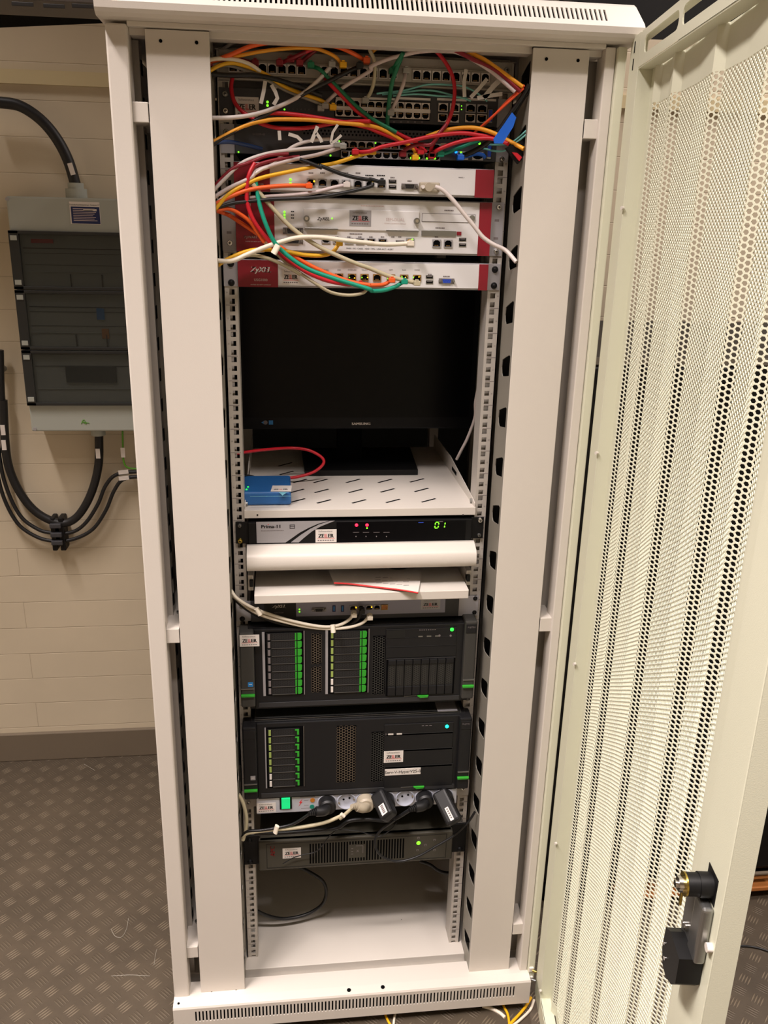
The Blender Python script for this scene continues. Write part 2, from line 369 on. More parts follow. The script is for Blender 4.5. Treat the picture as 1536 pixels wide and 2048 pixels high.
m = MB().box(-397, 397, -100, -32, -24, -18, 'paint').box(-397, 397, -34, -32, -20, 6, 'paint', 1).box(-397, 397, -33, 744, 3, 6, 'paint')
for i in range(120):
    a = random.random(); x = 120+random.gauss(60, 60); y = random.uniform(-90, -40)
    if x > 245: continue
    r = random.uniform(.3, 1.3); m.cyl((x, y, -18), (x, y, -17.6), r, 'ink_grey' if i % 3 else 'ink', n=6)
for x, y in ((-180, -70), (175, -66), (-160, -55), (120, 80), (200, -85)): m.cyl((x, y, -18 if y < -30 else 6), (x, y, -17.4 if y < -30 else 6.5), 3.2 if y < -30 else 1, 'ink')
m.build('floor_plate', cab, 'dusty light grey steel plate')
# 19 inch rails
def rail(sx, y, sgn=1):
    m = MB(); xi, xo = sx*225, sx*247
    for u in range(42):
        z0 = u*44.45; cells = [(0, 14.3, 6.35), (14.3, 30.2, 22.225), (30.2, 44.45, 38.1)]
        for a, b, c in cells:
            h = [(sx*232.55-4.6, z0+c-4.6), (sx*232.55+4.6, z0+c-4.6), (sx*232.55+4.6, z0+c+4.6), (sx*232.55-4.6, z0+c+4.6)]
            m.holed(min(xi, xo), max(xi, xo), z0+a, z0+b, h, lambda p, q, d: (p, y+d, q), 'zinc', 2)
            m.box(min(sx*224.9, sx*224.4), max(sx*224.9, sx*224.4), y+12, y+20, z0+c-4, z0+c+4, 'chassis')
        m.box(*((-246, -233.5) if sx < 0 else (226, 246)), y+11, y+12, z0, z0+44.45, 'zinc')  # plate added so the holes look lit inside, only partly on the left
        m.box(min(xi, xo)+3, max(xi, xo)-1, y-.25, y+.1, z0-.5, z0+.5, 'ink_grey')
        m.box(min(sx*225, sx*222.6), max(sx*225, sx*222.6), y, y+45, z0, z0+44.45, 'zinc')
        m.text(str(u+1), sx*241.5, z0+20.5, y-.3, 3.4, 'ink_grey', 'c')
    m.box(min(xo, xo-sx*2), max(xo, xo-sx*2), y, y+30, 0, 1866, 'zinc')
    m.box(min(xi, xo), max(xi, xo), y, y+30, 1866, 1868, 'zinc').box(min(xi, xo), max(xi, xo), y, y+30, -2, 0, 'zinc')
    return m.build('mounting_rail', cab, 'galvanised perforated 19 inch rail')
rail(-1, 0); rail(1, 0)
for sx in (-1, 1): MB().box(min(sx*225, sx*247), max(sx*225, sx*247), 560, 590, 0, 1868, 'zinc').build('mounting_rail', cab)
# cable ducts beside the rails: cover plate + side wall with D-shaped cut-outs
for sx in (-1, 1):
    x0, x1 = (-343.5, -249) if sx < 0 else (251.5, 343.5)
    m = MB(); m.box(x0, x1, -90, -87.5, -8 if sx < 0 else -16, 1875.5, 'paint', .8)
    z0c = 8 if sx < 0 else 0
    for xx in (x0+.24*(x1-x0), x0+.8*(x1-x0)):
        for zz in (1860, z0c): m.cyl((xx, -91, zz), (xx, -89, zz), 2.6, 'gap', n=12)
    xo = x0 if sx < 0 else x1; m.box(min(xo, xo-sx*1.5), max(xo, xo-sx*1.5), -88, -20, -6, 1875, 'paint')
    m.build('duct_cover', cab)
    m = MB(); xi = -249.5 if sx < 0 else 252; zc = 1644+93.4*2
    PP = lambda a, b, d: (xi+sx*d, a, b)
    m.add([PP(-88, zc+46.7, 0), PP(-2, zc+46.7, 0), PP(-2, 1874, 0), PP(-88, 1874, 0)], [(0, 1, 2, 3)], 'duct_grey')
    while zc > 40:
        h = [(-20, zc), (-24, zc-10), (-31, zc-15), (-50, zc-12), (-76, zc-7), (-77, zc+28), (-69, zc+29), (-46, zc+22), (-23, zc+14)]
        m.holed(-88, -2, zc-46.7, zc+46.7, h, PP, 'duct_grey', 1.5); zc -= 93.4
    m.add([PP(-88, -6, 0), PP(-2, -6, 0), PP(-2, zc+46.7, 0), PP(-88, zc+46.7, 0)], [(0, 1, 2, 3)], 'duct_grey')
    m.box(min(xi, xi+sx*60), max(xi, xi+sx*60), -3, -1.5, -6, 1874, 'chassis')
    m.build('duct_wall', cab, 'grey side wall with rounded cable openings')

# ---------------------------------------------------------------- perforated door
HX, HY, DA = 402., -112., math.radians(-8)
du = (math.sin(DA), -math.cos(DA)); dn = (-math.cos(DA), -math.sin(DA))
def D(s, d, z): return (HX+du[0]*s+dn[0]*d, HY+du[1]*s+dn[1]*d, z)    # s along the door, d towards its inner side
SW, ZB, ZT = 803, -40, 1890
door = MB().box(0, 58, -2, 0, ZB, ZT, 'paint_green_light', .8, fr=D).box(736, SW, -2, 0, ZB, ZT, 'paint_green_light', .8, fr=D)
door.box(0, 2, -25, -1, ZB, ZT, 'paint_green_light', fr=D).box(56, 58, -24, -1, ZB, ZT-50, 'paint_green_light', fr=D)
door.box(SW-2, SW, -26, -1, ZB, ZT, 'paint_green_light', fr=D).box(736, 738, -24, -1, ZB, ZT-50, 'paint_green_light', fr=D)
door.box(0, SW, -26, -1, ZT-2, ZT, 'paint_green_light', fr=D).box(56, 738, -24, -1, ZT-51, ZT-49, 'paint_green_light', fr=D)
door.box(0, SW, -2, 0, ZB, ZB+46, 'paint_green_light', fr=D).box(58, 738, -24, -1, ZB+44, ZB+46, 'paint_green_light', fr=D)
# inner lip of the top rail, with long cut-outs
def PD(u, v, d): return D(u, -d, v)
cells = [(58, 78, None), (78, 262, (84, 254)), (262, 446, (270, 438)), (446, 630, (454, 622)), (630, 736, (640, 726))]
for a, b, h in cells:
    z0, z1 = ZT-49, ZT-2
    if h is None: door.add([PD(a, z0, 0), PD(b, z0, 0), PD(b, z1, 0), PD(a, z1, 0)], [(0, 1, 2, 3)], 'paint_green_light'); continue
    q0, q1 = h; r = 10; zz0, zz1 = z0+14, z1-9
    hp = []
    for cx, cz, t0 in ((q1-r, zz1-r, 0), (q0+r, zz1-r, 90), (q0+r, zz0+r, 180), (q1-r, zz0+r, 270)):
        for t in (0, 30, 60, 90): hp.append((cx+r*math.cos(math.radians(t0+t)), cz+r*math.sin(math.radians(t0+t))))
    door.holed(a, b, z0, z1, hp, PD, 'paint_green_light', 2)
for s_, z_ in ((22, 1874), (22, 1850)): door.box(s_, s_+5, -.2, .4, z_-8, z_+8, 'gap', fr=D)
for z_ in (30, 420, 830, 1240, 1640): door.cyl(D(60, 0, z_), D(62, 4, z_), 3, 'paint', n=8)
dob = door.build('front_door', cab, 'open steel door, greenish light in its paint colour, with perforated zigzag panel')
for z_ in (-6, 20): 
    a = MB().box(386, 396, -108, -103, z_-5, z_+6, 'paint', 1).cyl((393, -109, z_), (401, -113, z_), 3, 'brass' if z_ > 0 else 'steel', n=8); a.build('hinge_bolt', cab)
# perforated panel: zigzag folds of 170 mm, every fold with one short flank turned to the free edge
fold = [(58, 0), (82, 0), (90, 4), (102, -4), (150, -3), (192, 5), (205, -5), (285, -3), (362, 5), (376, -5), (455, -3), (532, 5), (547, -6), (600, -1), (624, 5), (638, -5), (668, 0), (736, 0)]
fs_, fd_ = zip(*fold)
def DP(s, z): return D(s, -23+float(np.interp(s, fs_, fd_)), z)
m = MB(); pz0, pz1, ps0, ps1 = ZB+70, 1796., 82., 668.
def strip(s0, s1, z0, z1):
    ss = sorted({s0, s1}|{q for q in fs_ if s0 < q < s1}); vs = []; fs = []
    for i, q in enumerate(ss): vs += [DP(q, z0), DP(q, z1)]
    for i in range(len(ss)-1): fs.append((2*i, 2*i+2, 2*i+3, 2*i+1))
    m.add(vs, fs, 'paint_green_light')
pitch = 7.0; cw = pitch*.8660; nc = int((ps1-ps0)/cw); nr = int((pz1-pz0)/pitch)
strip(58, ps0-2, ZB+46, ZT-50); strip(ps0+nc*cw-4, 736, ZB+46, ZT-50); strip(ps0-2, ps0+nc*cw-2, pz0+nr*pitch-5, ZT-50); strip(ps0-2, ps0+nc*cw-2, ZB+46, pz0+2)
R0 = pitch/math.sqrt(3); R1 = 2.95
ang = np.radians(np.arange(6)*60)
ii, jj = np.meshgrid(np.arange(nc), np.arange(nr), indexing='ij'); cx = (ps0+ii*cw).ravel(); cz = (pz0+jj*pitch+(ii % 2)*pitch/2).ravel()
ou = np.stack([cx[:, None]+R0*np.cos(ang), cz[:, None]+R0*np.sin(ang)], -1); a8 = np.radians(np.arange(6)*60)
inn = np.stack([cx[:, None]+R1*np.cos(a8), cz[:, None]+R1*np.sin(a8)], -1)
allp = np.concatenate([ou, inn], 1).reshape(-1, 2); dd = -23+np.interp(allp[:, 0], fs_, fd_)
vx = HX+du[0]*allp[:, 0]+dn[0]*dd; vy = HY+du[1]*allp[:, 0]+dn[1]*dd
base = len(m.v); m.v += np.stack([vx, vy, allp[:, 1]], 1).tolist(); nn = len(cx)
q = np.array([(i, (i+1) % 6, 6+(i+1) % 6, 6+i) for i in range(6)]); fc = (base+np.arange(nn)[:, None, None]*12+q[None]).reshape(-1, 4)
m.f += [tuple(t) for t in fc.tolist()]; m.m += [0]*len(fc); m.s += [False]*len(fc)
pp = m.build('perforated_panel', dob)
sl = pp.modifiers.new('sheet', 'SOLIDIFY'); sl.thickness = .0010; sl.offset = 0
# lock on the free edge
cs, czz = 770, 955
a = MB().box(758, 786, -.3, .6, 940, 974, 'black', fr=D)
a.cyl(D(cs, 0, czz), D(cs, 27, czz), 12.2, 'black', n=24).cyl(D(cs, 0, czz), D(cs, 14, czz), 13.2, 'black', n=24); a.build('lock_cylinder', dob, 'black plastic lock barrel')
a = MB().cyl(D(cs, 27, czz), D(cs, 29, czz), 12.6, 'brass', n=24).cyl(D(cs, 29, czz), D(cs, 35, czz), 8.5, 'chrome', n=6).cyl(D(cs, 35, czz), D(cs, 38, czz), 4, 'chrome', n=12)
a.box(cs-5, cs, 27, 29.5, czz-29, czz-8, 'brass', .8, fr=D).box(cs-14, cs-8, 18, 26, czz-20, czz-11, 'steel', fr=D); a.build('lock_nut', dob, 'shiny brass and chrome nut')
a = MB().box(740, 764, 9, 11, 868, 944, 'steel', fr=D).box(764, 790, 0, 13, 866, 940, 'steel', 4, 3, fr=D).cyl(D(750, 11, 884), D(750, 15, 884), 3.4, 'chrome', n=12).cyl(D(757, 11, 887), D(757, 15, 887), 3.4, 'chrome', n=12); a.build('lock_guide', dob, 'polished steel lock guide')
a = MB(); pl = [(738, 866), (752, 874), (786, 870), (786, 836), (776, 824), (758, 816), (744, 820), (736, 836)]
vs = [D(s_, 1, z_) for s_, z_ in pl]+[D(s_, 27, z_) for s_, z_ in pl]; n = len(pl)
a.add(vs, [tuple(range(n)), tuple(range(n, 2*n))[::-1]]+[(i, n+i, n+(i+1) % n, (i+1) % n) for i in range(n)], 'black')
a.cyl(D(743, 27, 848), D(743, 28.5, 848), 2, 'chrome', n=8).cyl(D(750, 27, 834), D(750, 28.5, 834), 2.4, 'chrome', n=8); a.build('lock_housing', dob, 'black plastic lock housing with two screws')
a = MB().cyl(D(797, 0, 898), D(797, 6, 898), 5, 'paint', n=12); a.build('rubber_stop', dob)

# ================================================================ DEVICE HELPERS
def screw(par, x, z, y, m='chrome', r=5.2):
    a = MB().cyl((x, y-3.5, z), (x, y, z), r*.75, m, r1=r, n=14).ball((x, y-2.6, z), r*.72, m, .4)
    a.box(x-.4, x+.4, y-5, y-4.4, z-2, z+2, 'ink').box(x-2, x+2, y-5, y-4.4, z-.4, z+.4, 'ink')
    return a.build('screw', par)
def chassis(par, x0, x1, y0, z0, z1, depth=380, m='chassis', name='chassis'): return MB().box(x0, x1, y0, y0+depth, z0, z1, m, 1).build(name, par)
def led(m, x, z, y, c, r=1.3): m.ball((x, y, z), r*.82, c, .5)
def port_mb(x, z, y, w=13.5, h=12, flip=False, frame='silver', inner='gap', lat=True):
    m = MB(); s_ = -1 if flip else 1; q = 1.3
    hole = [(x-w/2+q, z-s_*(h/2-q)), (x+w/2-q, z-s_*(h/2-q)), (x+w/2-q, z+s_*(h/2-q-3)), (x+3, z+s_*(h/2-q-2.6)), (x+2.4, z+s_*(h/2-q)), (x-2.4, z+s_*(h/2-q)), (x-3, z+s_*(h/2-q-2.6)), (x-w/2+q, z+s_*(h/2-q-3))]
    hole = [(x-w/2+q, z-s_*(h/2-q)), (x+w/2-q, z-s_*(h/2-q)), (x+w/2-q, z+s_*(h/2-q-2.8)), (x+2.6, z+s_*(h/2-q)), (x-2.6, z+s_*(h/2-q)), (x-w/2+q, z+s_*(h/2-q-2.8))]
    m.holed(x-w/2, x+w/2, z-h/2, z+h/2, hole, lambda a, b, d: (a, y-1.2+d, b), frame, 1.1)
    for a, b, c, d in ((x-w/2, x+w/2, z-h/2, z-h/2+.3), (x-w/2, x+w/2, z+h/2-.3, z+h/2), (x-w/2, x-w/2+.3, z-h/2, z+h/2), (x+w/2-.3, x+w/2, z-h/2, z+h/2)): m.box(a, b, y-1.2, y, c, d, frame)
    m.add([(x-w/2, y-.15, z-h/2), (x+w/2, y-.15, z-h/2), (x+w/2, y-.15, z+h/2), (x-w/2, y-.15, z+h/2)], [(0, 1, 2, 3)], inner)
    for k in range(5): m.box(x-3.2+k*1.4, x-2.7+k*1.4, y-.5, y-.2, z-s_*(h/2-3)-.8, z-s_*(h/2-3)+.8, 'gold_port')
    return m
def ports(par, xs, z, y, **k):
    p0 = port_mb(xs[0], z, y, **k).build('ethernet_port', par)
    for x in xs[1:]: clone(p0, par, x-xs[0], 0)
    return p0
def sticker(par, x0, x1, z0, z1, y, scale=None, m0='white_label'):
    m = MB(); w = x1-x0; h = z1-z0; m.box(x0, x1, y-.35, y, z0, z1, m0); cx = (x0+x1)/2; yy = y-.4
    zb = z0+h*.37; s_ = h*.40
    m.fit('ZE', cx-w*.36, cx-w*.10, zb, yy, s_, 'ink', s_*.09).fit('ER', cx+w*.10, cx+w*.36, zb, yy, s_, 'ink', s_*.09).fit('LL', cx-w*.06, cx+w*.06, zb, yy, s_*1.02, 'ink_red', s_*.12)
    m.fit('Softwarehaus', cx-w*.36, cx+w*.3, z0+h*.80, yy, h*.17, 'ink_grey').box(x0+w*.08, x1-w*.08, yy-.1, yy, z0+h*.29, z0+h*.31, 'ink_red')
    for k in range(7): m.box(x0+w*(.1+.115*k), x0+w*(.1+.115*k+.08), yy-.1, yy, z0+h*.12, z0+h*.19, 'ink_grey')
    return m.build('sticker', par, 'white sticker with black and red lettering')
def dsub(par, x, z, y, w=22, h=8, c='ink', shell='steel'):
    m = MB(); tr = [(x-w/2, z+h/2), (x+w/2, z+h/2), (x+w/2-1.5, z-h/2), (x-w/2+1.5, z-h/2)]
    m.box(x-w/2-5, x+w/2+5, y-.8, y, z-h/2-.5, z+h/2+.5, 'ink_grey', .4).prism(tr, y-3, y-.8, shell)
    m.prism([(x+(a-x)*.88, z+(b-z)*.8) for a, b in tr], y-3.4, y-2.9, c)
    for i in range(5): m.cyl((x-6+i*3, y-3.6, z+1.4), (x-6+i*3, y-3.3, z+1.4), .5, 'gap', n=6)
    for i in range(4): m.cyl((x-4.5+i*3, y-3.6, z-1.4), (x-4.5+i*3, y-3.3, z-1.4), .5, 'gap', n=6)
    for q in (-1, 1): m.cyl((x+q*(w/2+3.4), y-4.5, z), (x+q*(w/2+3.4), y-.5, z), 2.4, 'steel', n=6)
    return m.build('serial_port', par)
def usb(par, x, z, y, w=13, h=6):
    a = MB().box(x-w/2, x+w/2, y-.8, y, z-h/2, z+h/2, 'steel').box(x-w/2+.8, x+w/2-.8, y-.95, y-.7, z-h/2+.8, z+h/2-.8, 'gap').box(x-w/2+2, x+w/2-2, y-1.1, y-.8, z+.2, z+1.6, 'ink_grey')
    return a.build('usb_port', par)
def flatplate(par, name, x0, x1, z0, z1, y, m, t=.6, bev=0, label=None): return MB().box(x0, x1, y-t, y, z0, z1, m, bev).build(name, par, label)
def ear(par, x0, x1, z0, z1, y=-2.4, m='silver', slots=0):
    a = MB().box(x0, x1, y, y+2.4, z0, z1, m, .5)
    for k in range(slots):
        zz = z0+(z1-z0)*(k+1)/(slots+1); a.box((x0+x1)/2-4, (x0+x1)/2+4, y-.15, y, zz-2, zz+2, 'ink_grey')
    return a.build('mounting_ear', par)
def dial(m, s_, *a, **k): return m

# ================================================================ RACK DEVICES, top to bottom
# patch panel
y = -3
pt = thing('patch_bay', (0, 0, 1822), 'grey 24 port patch panel at the very top of the rack', 'patch panel')
m = MB().box(-241, 241, -3, 0, 1823, 1867, 'patch_grey', .8).box(-241, 241, -12, -3, 1823, 1825, 'patch_grey').box(-215, 215, -10, -3, 1830, 1852, 'patch_grey', .8)
for k in range(24): m.text(str(k+1), X(464+19.6*(k if k < 8 else k+1.43 if k < 16 else k+2.86), 160, -12)[0], 1826, -10.2, 3, 'ink_grey', 'c')
m.build('panel_body', pt)
xs = []
for g, p0 in enumerate((466, 649, 834)):
    for k in range(8): xs.append(X(p0+19.6*k, 131+(p0+19.6*k-535)*.032, -11)[0])
ports(pt, xs, 1841, -10.8, frame='white_label', w=14.5, h=15)
for x in (-232, 232): screw(pt, x, 1855, -3, 'steel')
MB().box(-245, 245, 30, 34, 1846, 1876, 'patch_grey', .5).build('backing_strip', pt)

# network switch 1
def switch(zb, name, label):
    s_ = thing('network_switch', (0, 0, zb), label, 'network switch', None); return s_
s1 = switch(1766, '', 'dark network switch with white sticker and pale label strips, directly below the patch panel')
y1 = -6
chassis(s1, -220, 220, y1, 1768, 1812, m='switch_grey')
ear(s1, -243, -219, 1768, 1812, m='switch_grey'); ear(s1, 219, 241, 1768, 1812, m='silver')
for x, z in ((-233, 1802), (-233, 1777)): screw(s1, x, z, -2.4, 'chrome' if z < 1790 else 'steel')
x0, x1, z0, z1 = R(470, 193, 518, 232, y1); sticker(s1, x0, x1, z0-2, z1, y1)
tp = [679, 695.5, 712, 728, 742, 757.5, 773, 788.5, 800.5, 817.5, 834, 851]
xa = [X(p, 209, y1)[0] for p in tp]; zt = X(760, 210, y1)[1]; zb2 = X(760, 229, y1)[1]
m = MB(); xl, xr = xa[0]-8, xa[-1]+8; m.box(xl, xr, y1-2, y1, zb2-7, zt+7, 'gap').box(xl, xr, y1-3.4, y1-2, (zt+zb2)/2-2.6, (zt+zb2)/2+2.6, 'white_label'); m.build('port_block', s1)
ports(s1, xa, zt, y1-2.5, w=13.6, h=11, frame='white_label'); ports(s1, xa, zb2, y1-2.5, w=13.6, h=11, frame='white_label', flip=True)
for a, b in ((672, 724), (728, 790), (795, 861)):
    x0, x1, z0, z1 = R(a, 194, b, 201, y1-2.6); flatplate(s1, 'label_strip', x0, x1, z0, z1, y1, 'white_label', 2.6)
xb = [X(p, 215, y1)[0] for p in (886, 909)]; ports(s1, xb, X(890, 215, y1)[1], y1-1, w=16, h=13, frame='white_label'); ports(s1, xb, X(890, 236, y1)[1], y1-1, w=16, h=13, frame='white_label', flip=True)
xb = [X(p, 237, y1)[0] for p in (940, 963)]; ports(s1, xb, X(950, 237, y1)[1], y1-1, w=17, h=13, frame='white_label', flip=True); ports(s1, xb, X(950, 217, y1)[1], y1-1, w=17, h=13, frame='silver')
for a, b in ((874, 933), (935, 992)):
    x0, x1, z0, z1 = R(a, 196, b, 203, y1); flatplate(s1, 'label_strip', x0, x1, z0, z1, y1, 'white_label', 1)
x, z = X(980, 232, y1); a = MB().box(x-5, x+5, y1-3, y1, z-11, z+11, 'steel', 2).box(x-3, x+3, y1-4, y1-3, z-9, z+9, 'vga_blue', 1); a.build('serial_port', s1, 'blue serial socket turned upright')
m = MB()
for px, py, r in ((535, 204, 2.6), (535, 211, 2.6), (569, 219, 1.8), (923, 212, 1.2), (923, 219, 1.2)): xx, zz = X(px, py, y1); led(m, xx, zz, y1-.5, 'led_green', r)
for k in range(7): xx, zz = X(578+k*8, 219, y1); m.text(str(k+1), xx, zz-1, y1-.3, 3.4, 'ink_grey', 'c')
for k in range(12): xx, zz = X(690+k*14, 244, y1); m.box(xx-1.5, xx+1.5, y1-.3, y1, zz-.8, zz+.8, 'ink_grey')
m.build('status_light', s1, 'green lit status lights')

# network switch 2
s2 = switch(1712, '', 'dark network switch with dotted ventilation strip and glowing green and blue lights')
chassis(s2, -220, 222, y1, 1713, 1758, m='switch_grey'); ear(s2, -243, -219, 1713, 1758, m='silver'); ear(s2, 222, 244, 1713, 1758, m='silver')
screw(s2, 233, 1718, -2.4, 'chrome'); screw(s2, -233, 1745, -2.4, 'steel')
m = MB(); xl, zz = X(605, 262, y1); xr, _ = X(960, 268, y1); zc = X(800, 270, y1)[1]
k = xl
while k < xr:
    if random.random() > .03: m.cyl((k, y1-.4, zc+2.5), (k, y1, zc+2.5), 1.7, 'gap', n=8).cyl((k+2.8, y1-.4, zc-2.5), (k+2.8, y1, zc-2.5), 1.7, 'gap', n=8)
    k += 6.2
m.build('vent_strip', s2)
tp = [690+16.6*k for k in range(12)]; xa = [X(p, 290, y1)[0] for p in tp]; zt = X(760, 291, y1)[1]; zb2 = X(760, 311, y1)[1]
MB().box(xa[0]-8, xa[-1]+8, y1-2, y1, zb2-7, zt+7, 'gap').build('port_block', s2)
ports(s2, xa, zt, y1-2.5, w=14, h=11.5, frame='silver'); ports(s2, xa, zb2, y1-2.5, w=14, h=11.5, frame='silver', flip=True)
xb = [X(p, 312, y1)[0] for p in (925, 955)]; ports(s2, xb, X(940, 312, y1)[1], y1-1.5, w=19, h=13, frame='white_label', flip=True)
x, z = X(978, 303, y1); MB().box(x-5, x+5, y1-3, y1, z-12, z+12, 'steel', 2).box(x-3, x+3, y1-4, y1-3, z-9, z+9, 'vga_blue', 1).build('serial_port', s2, 'blue serial socket turned upright')
m = MB()
for px, py, c, r in ((751, 286, 'led_green', 1.7), (822, 316, 'led_green', 2.3), (838, 316, 'led_green', 2.3), (854, 317, 'led_green', 2.3), (870, 317, 'led_green', 2.3), (959, 287, 'led_green', 2.7), (912, 304, 'led_blue', 2.8), (922, 305, 'led_green', 2.4), (678, 283, 'led_green', 2.4), (661, 311, 'led_green', 2), (702, 312, 'led_green', 2), (477, 304, 'led_green', 1.8)):
    xx, zz = X(px, py, -10); led(m, xx, zz, -10, c, r)
m.build('status_light', s2, 'green and blue lit status lights')
xx, zz = X(505, 270, y1); MB().text('GS2200-48', xx, zz, y1-.1, 4.5, 'ink_grey').build('model_lettering', s2)

# firewall appliances
def firewall(label, z0, z1, xl, xr, red0, red1, y, name='firewall_appliance'):
    t = thing(name, (0, 0, z0), label, 'firewall appliance'); chassis(t, xl, xr, y, z0, z1, 220, m='silver')
    flatplate(t, 'faceplate', xl, xr, z0+3, z1-2, y, 'white_face', 2, .5)
    flatplate(t, 'trim_panel', xl, red0, z0, z1-1, y-2, 'red_panel', 1.2, .4, 'dark red panel'); flatplate(t, 'trim_panel', red1, xr, z0, z1-1, y-2, 'red_panel', 1.2, .4, 'dark red panel')
    return t
def lbl(m, px, py, y, w=10, s=3.2, c='ink_grey', t=None):
    x, z = X(px, py, y)
    if t: m.text(t, x, z-1, y-.2, s, c, 'c')
    else:
        k = x-w/2
        while k < x+w/2: m.box(k, min(k+2.2, x+w/2), y-.2, y, z-1, z+1, c); k += 2.8
yA = -22
f1 = firewall('white and red firewall appliance with a beige serial plug, highest of the three', 1654, 1700, -222, 216, X(540, 370, yA)[0], X(950, 360, yA)[0], yA)
yf = yA-2.2
ports(f1, [X(p, 368, yf)[0] for p in (622, 645, 669, 692, 716, 740, 763)], X(690, 367, yf)[1], yf-.6, w=14.5, h=12)
for pz in (363, 374): x, z = X(785, pz, yf); usb(f1, x, z, yf)
x, z = X(819, 373, yf); dsub(f1, x, z, yf, 18, 8)
m = MB(); 
for px, py in ((581, 359), (581, 367)): xx, zz = X(px, py, yf); led(m, xx, zz, yf-.3, 'led_green', 2.6)
for px, py in ((628, 363), (744, 366)): xx, zz = X(px, py, yf); led(m, xx, zz, yf-8, 'led_yellow', 2)
m.build('status_light', f1, 'lit green and amber lights')
m = MB()
for px, t in ((622, 'P1'), (645, 'P2'), (669, 'P3'), (692, 'P4'), (716, 'P5')): lbl(m, px, 346, yf, 8)
for px in (739, 762): lbl(m, px, 351, yf, 14, c='ink')
lbl(m, 785, 355, yf, 7); lbl(m, 819, 362, yf, 7); x, z = X(923, 356, yf); m.text('MODEL 1', x, z, yf-.1, 2.6, 'ink', 'c'); x, z = X(518, 371, yf-1.2); m.text('200', x, z, yf-1.3, 5, 'ink_pale', 'l'); m.build('printed_lettering', f1)

yB = -8
f2 = firewall('tall two unit white firewall appliance with red ends and a large expansion cover', 1558, 1648, -222, 219, X(549, 450, yB)[0], X(957, 450, yB)[0], yB)
ear(f2, -246, -222, 1558, 1648, slots=2); ear(f2, 219, 243, 1558, 1648, slots=2)
for x, z in ((-233, 1571), (233, 1566), (233, 1640)): screw(f2, x, z, -2.4)
yf = yB-2.2
x0, x1, z0, z1 = R(607, 417, 837, 463, yf); m = MB().box(x0, x1, yf-2.5, yf, z0, z1, 'white_face', .6)
for a, b in (((609, 457), (676, 457)), ((772, 461), (837, 460))): xx, zz = X(*a, yf); xw, _ = X(*b, yf); m.box(xx, xw, yf-6, yf-2.5, zz-1.6, zz+1.6, 'steel', .5)
lbl(m, 745, 412, yf, 40, c='ink_pale')
x, z = X(634, 439, yf); m.text('ZyXEL', x, z-1, yf-2.6, 7.5, 'ink', 'l', shear=.25, bold=.4); xx, zz = X(664, 437, yf); led(m, xx, zz, yf-3, 'led_green', 1.6)
x, z = X(790, 441, yf); m.text('SEM-DUAL', x, z-1, yf-2.6, 7, 'ink_pale', 'c').text('SECURITY EXTENSION MODULE', x, z-6, yf-2.6, 2.6, 'ink_pale', 'c'); m.build('expansion_cover', f2)
for p in ((613, 437), (833, 442)): xx, zz = X(*p, yf-3); MB().cyl((xx, yf-9, zz), (xx, yf-2, zz), 5.2, 'steel', n=16).cyl((xx, yf-9.4, zz), (xx, yf-9, zz), 3, 'chrome', n=6).build('thumb_screw', f2)
x0, x1, z0, z1 = R(699, 420, 742, 453, yf-2.6); sticker(f2, x0, x1, z0, z1, yf-2.6, m0='silver')
x0, x1, z0, z1 = R(844, 426, 950, 446, yf); m = MB().box(x0, x1, yf-.4, yf, z0, z1, 'ink_grey').box(x0+.8, x1-.8, yf-.9, yf-.2, z0+.8, z1-.8, 'white_face'); m.cyl((x1-6, yf-3, z0+8), (x1-6, yf, z0+8), 5, 'steel', n=14); lbl(m, 898, 421, yf, 16); m.build('drive_slot', f2)
x0, x1, z0, z1 = R(843, 460, 912, 473, yf); m = MB().box(x0, x1, yf-2, yf, z0, z1, 'steel', .5); x, z = X(918, 467, yf); m.box(x-4, x+4, yf-1.5, yf, z-3, z+3, 'red_panel'); lbl(m, 880, 456, yf, 16); m.build('card_slot', f2, 'grey card slot')
ports(f2, [X(p, 482, yf)[0] for p in (652, 674, 698, 720, 742, 765)], X(710, 482, yf)[1], yf-.6, w=15, h=10, flip=True); ports(f2, [X(820, 484, yf)[0]], X(820, 484, yf)[1], yf-.6, w=14, h=13, inner='c_yellow')
ports(f2, [X(p, 487, yf)[0] for p in (873, 896)], X(885, 487, yf)[1], yf-.6, w=15, h=13)
for pz in (479, 490): x, z = X(925, pz, yf); usb(f2, x, z, yf)
x, z = X(800, 483, yf); usb(f2, x, z, yf, 15, 4)
x, z = X(586, 462, yf); dsub(f2, x, z, yf, 24, 10); x, z = X(586, 482, yf); dsub(f2, x, z, yf, 24, 8)
m = MB()
for py in (424, 430, 436): xx, zz = X(569, py, yf); led(m, xx, zz, yf-.4, 'led_green', 2.2)
xx, zz = X(824, 479, yf); led(m, xx, zz, yf-4, 'led_green', 2); m.build('status_light', f2, 'three lit green lights')
m = MB()
for py in (423, 430, 436): lbl(m, 585, py, yf, 5, c='ink')
for px in (652, 674, 698, 720, 742, 765, 786, 800, 873): lbl(m, px, 474, yf, 6)
lbl(m, 712, 468, yf, 22); x, z = X(740, 498, yf); m.text('PWR / SYS / CARD / HDD / VPN / LINK-ACT / ALERT', x, z-1, yf-.1, 3.6, 'ink', 'c')
x, z = X(488, 475, yf-1.3); m.text('ZyWALL USG', x, z-1, yf-1.4, 6, 'ink_pale', bold=.3).text('UNIFIED SECURITY GATEWAY', x+2, z-7, yf-1.4, 2.4, 'ink_pale'); m.build('printed_lettering', f2)

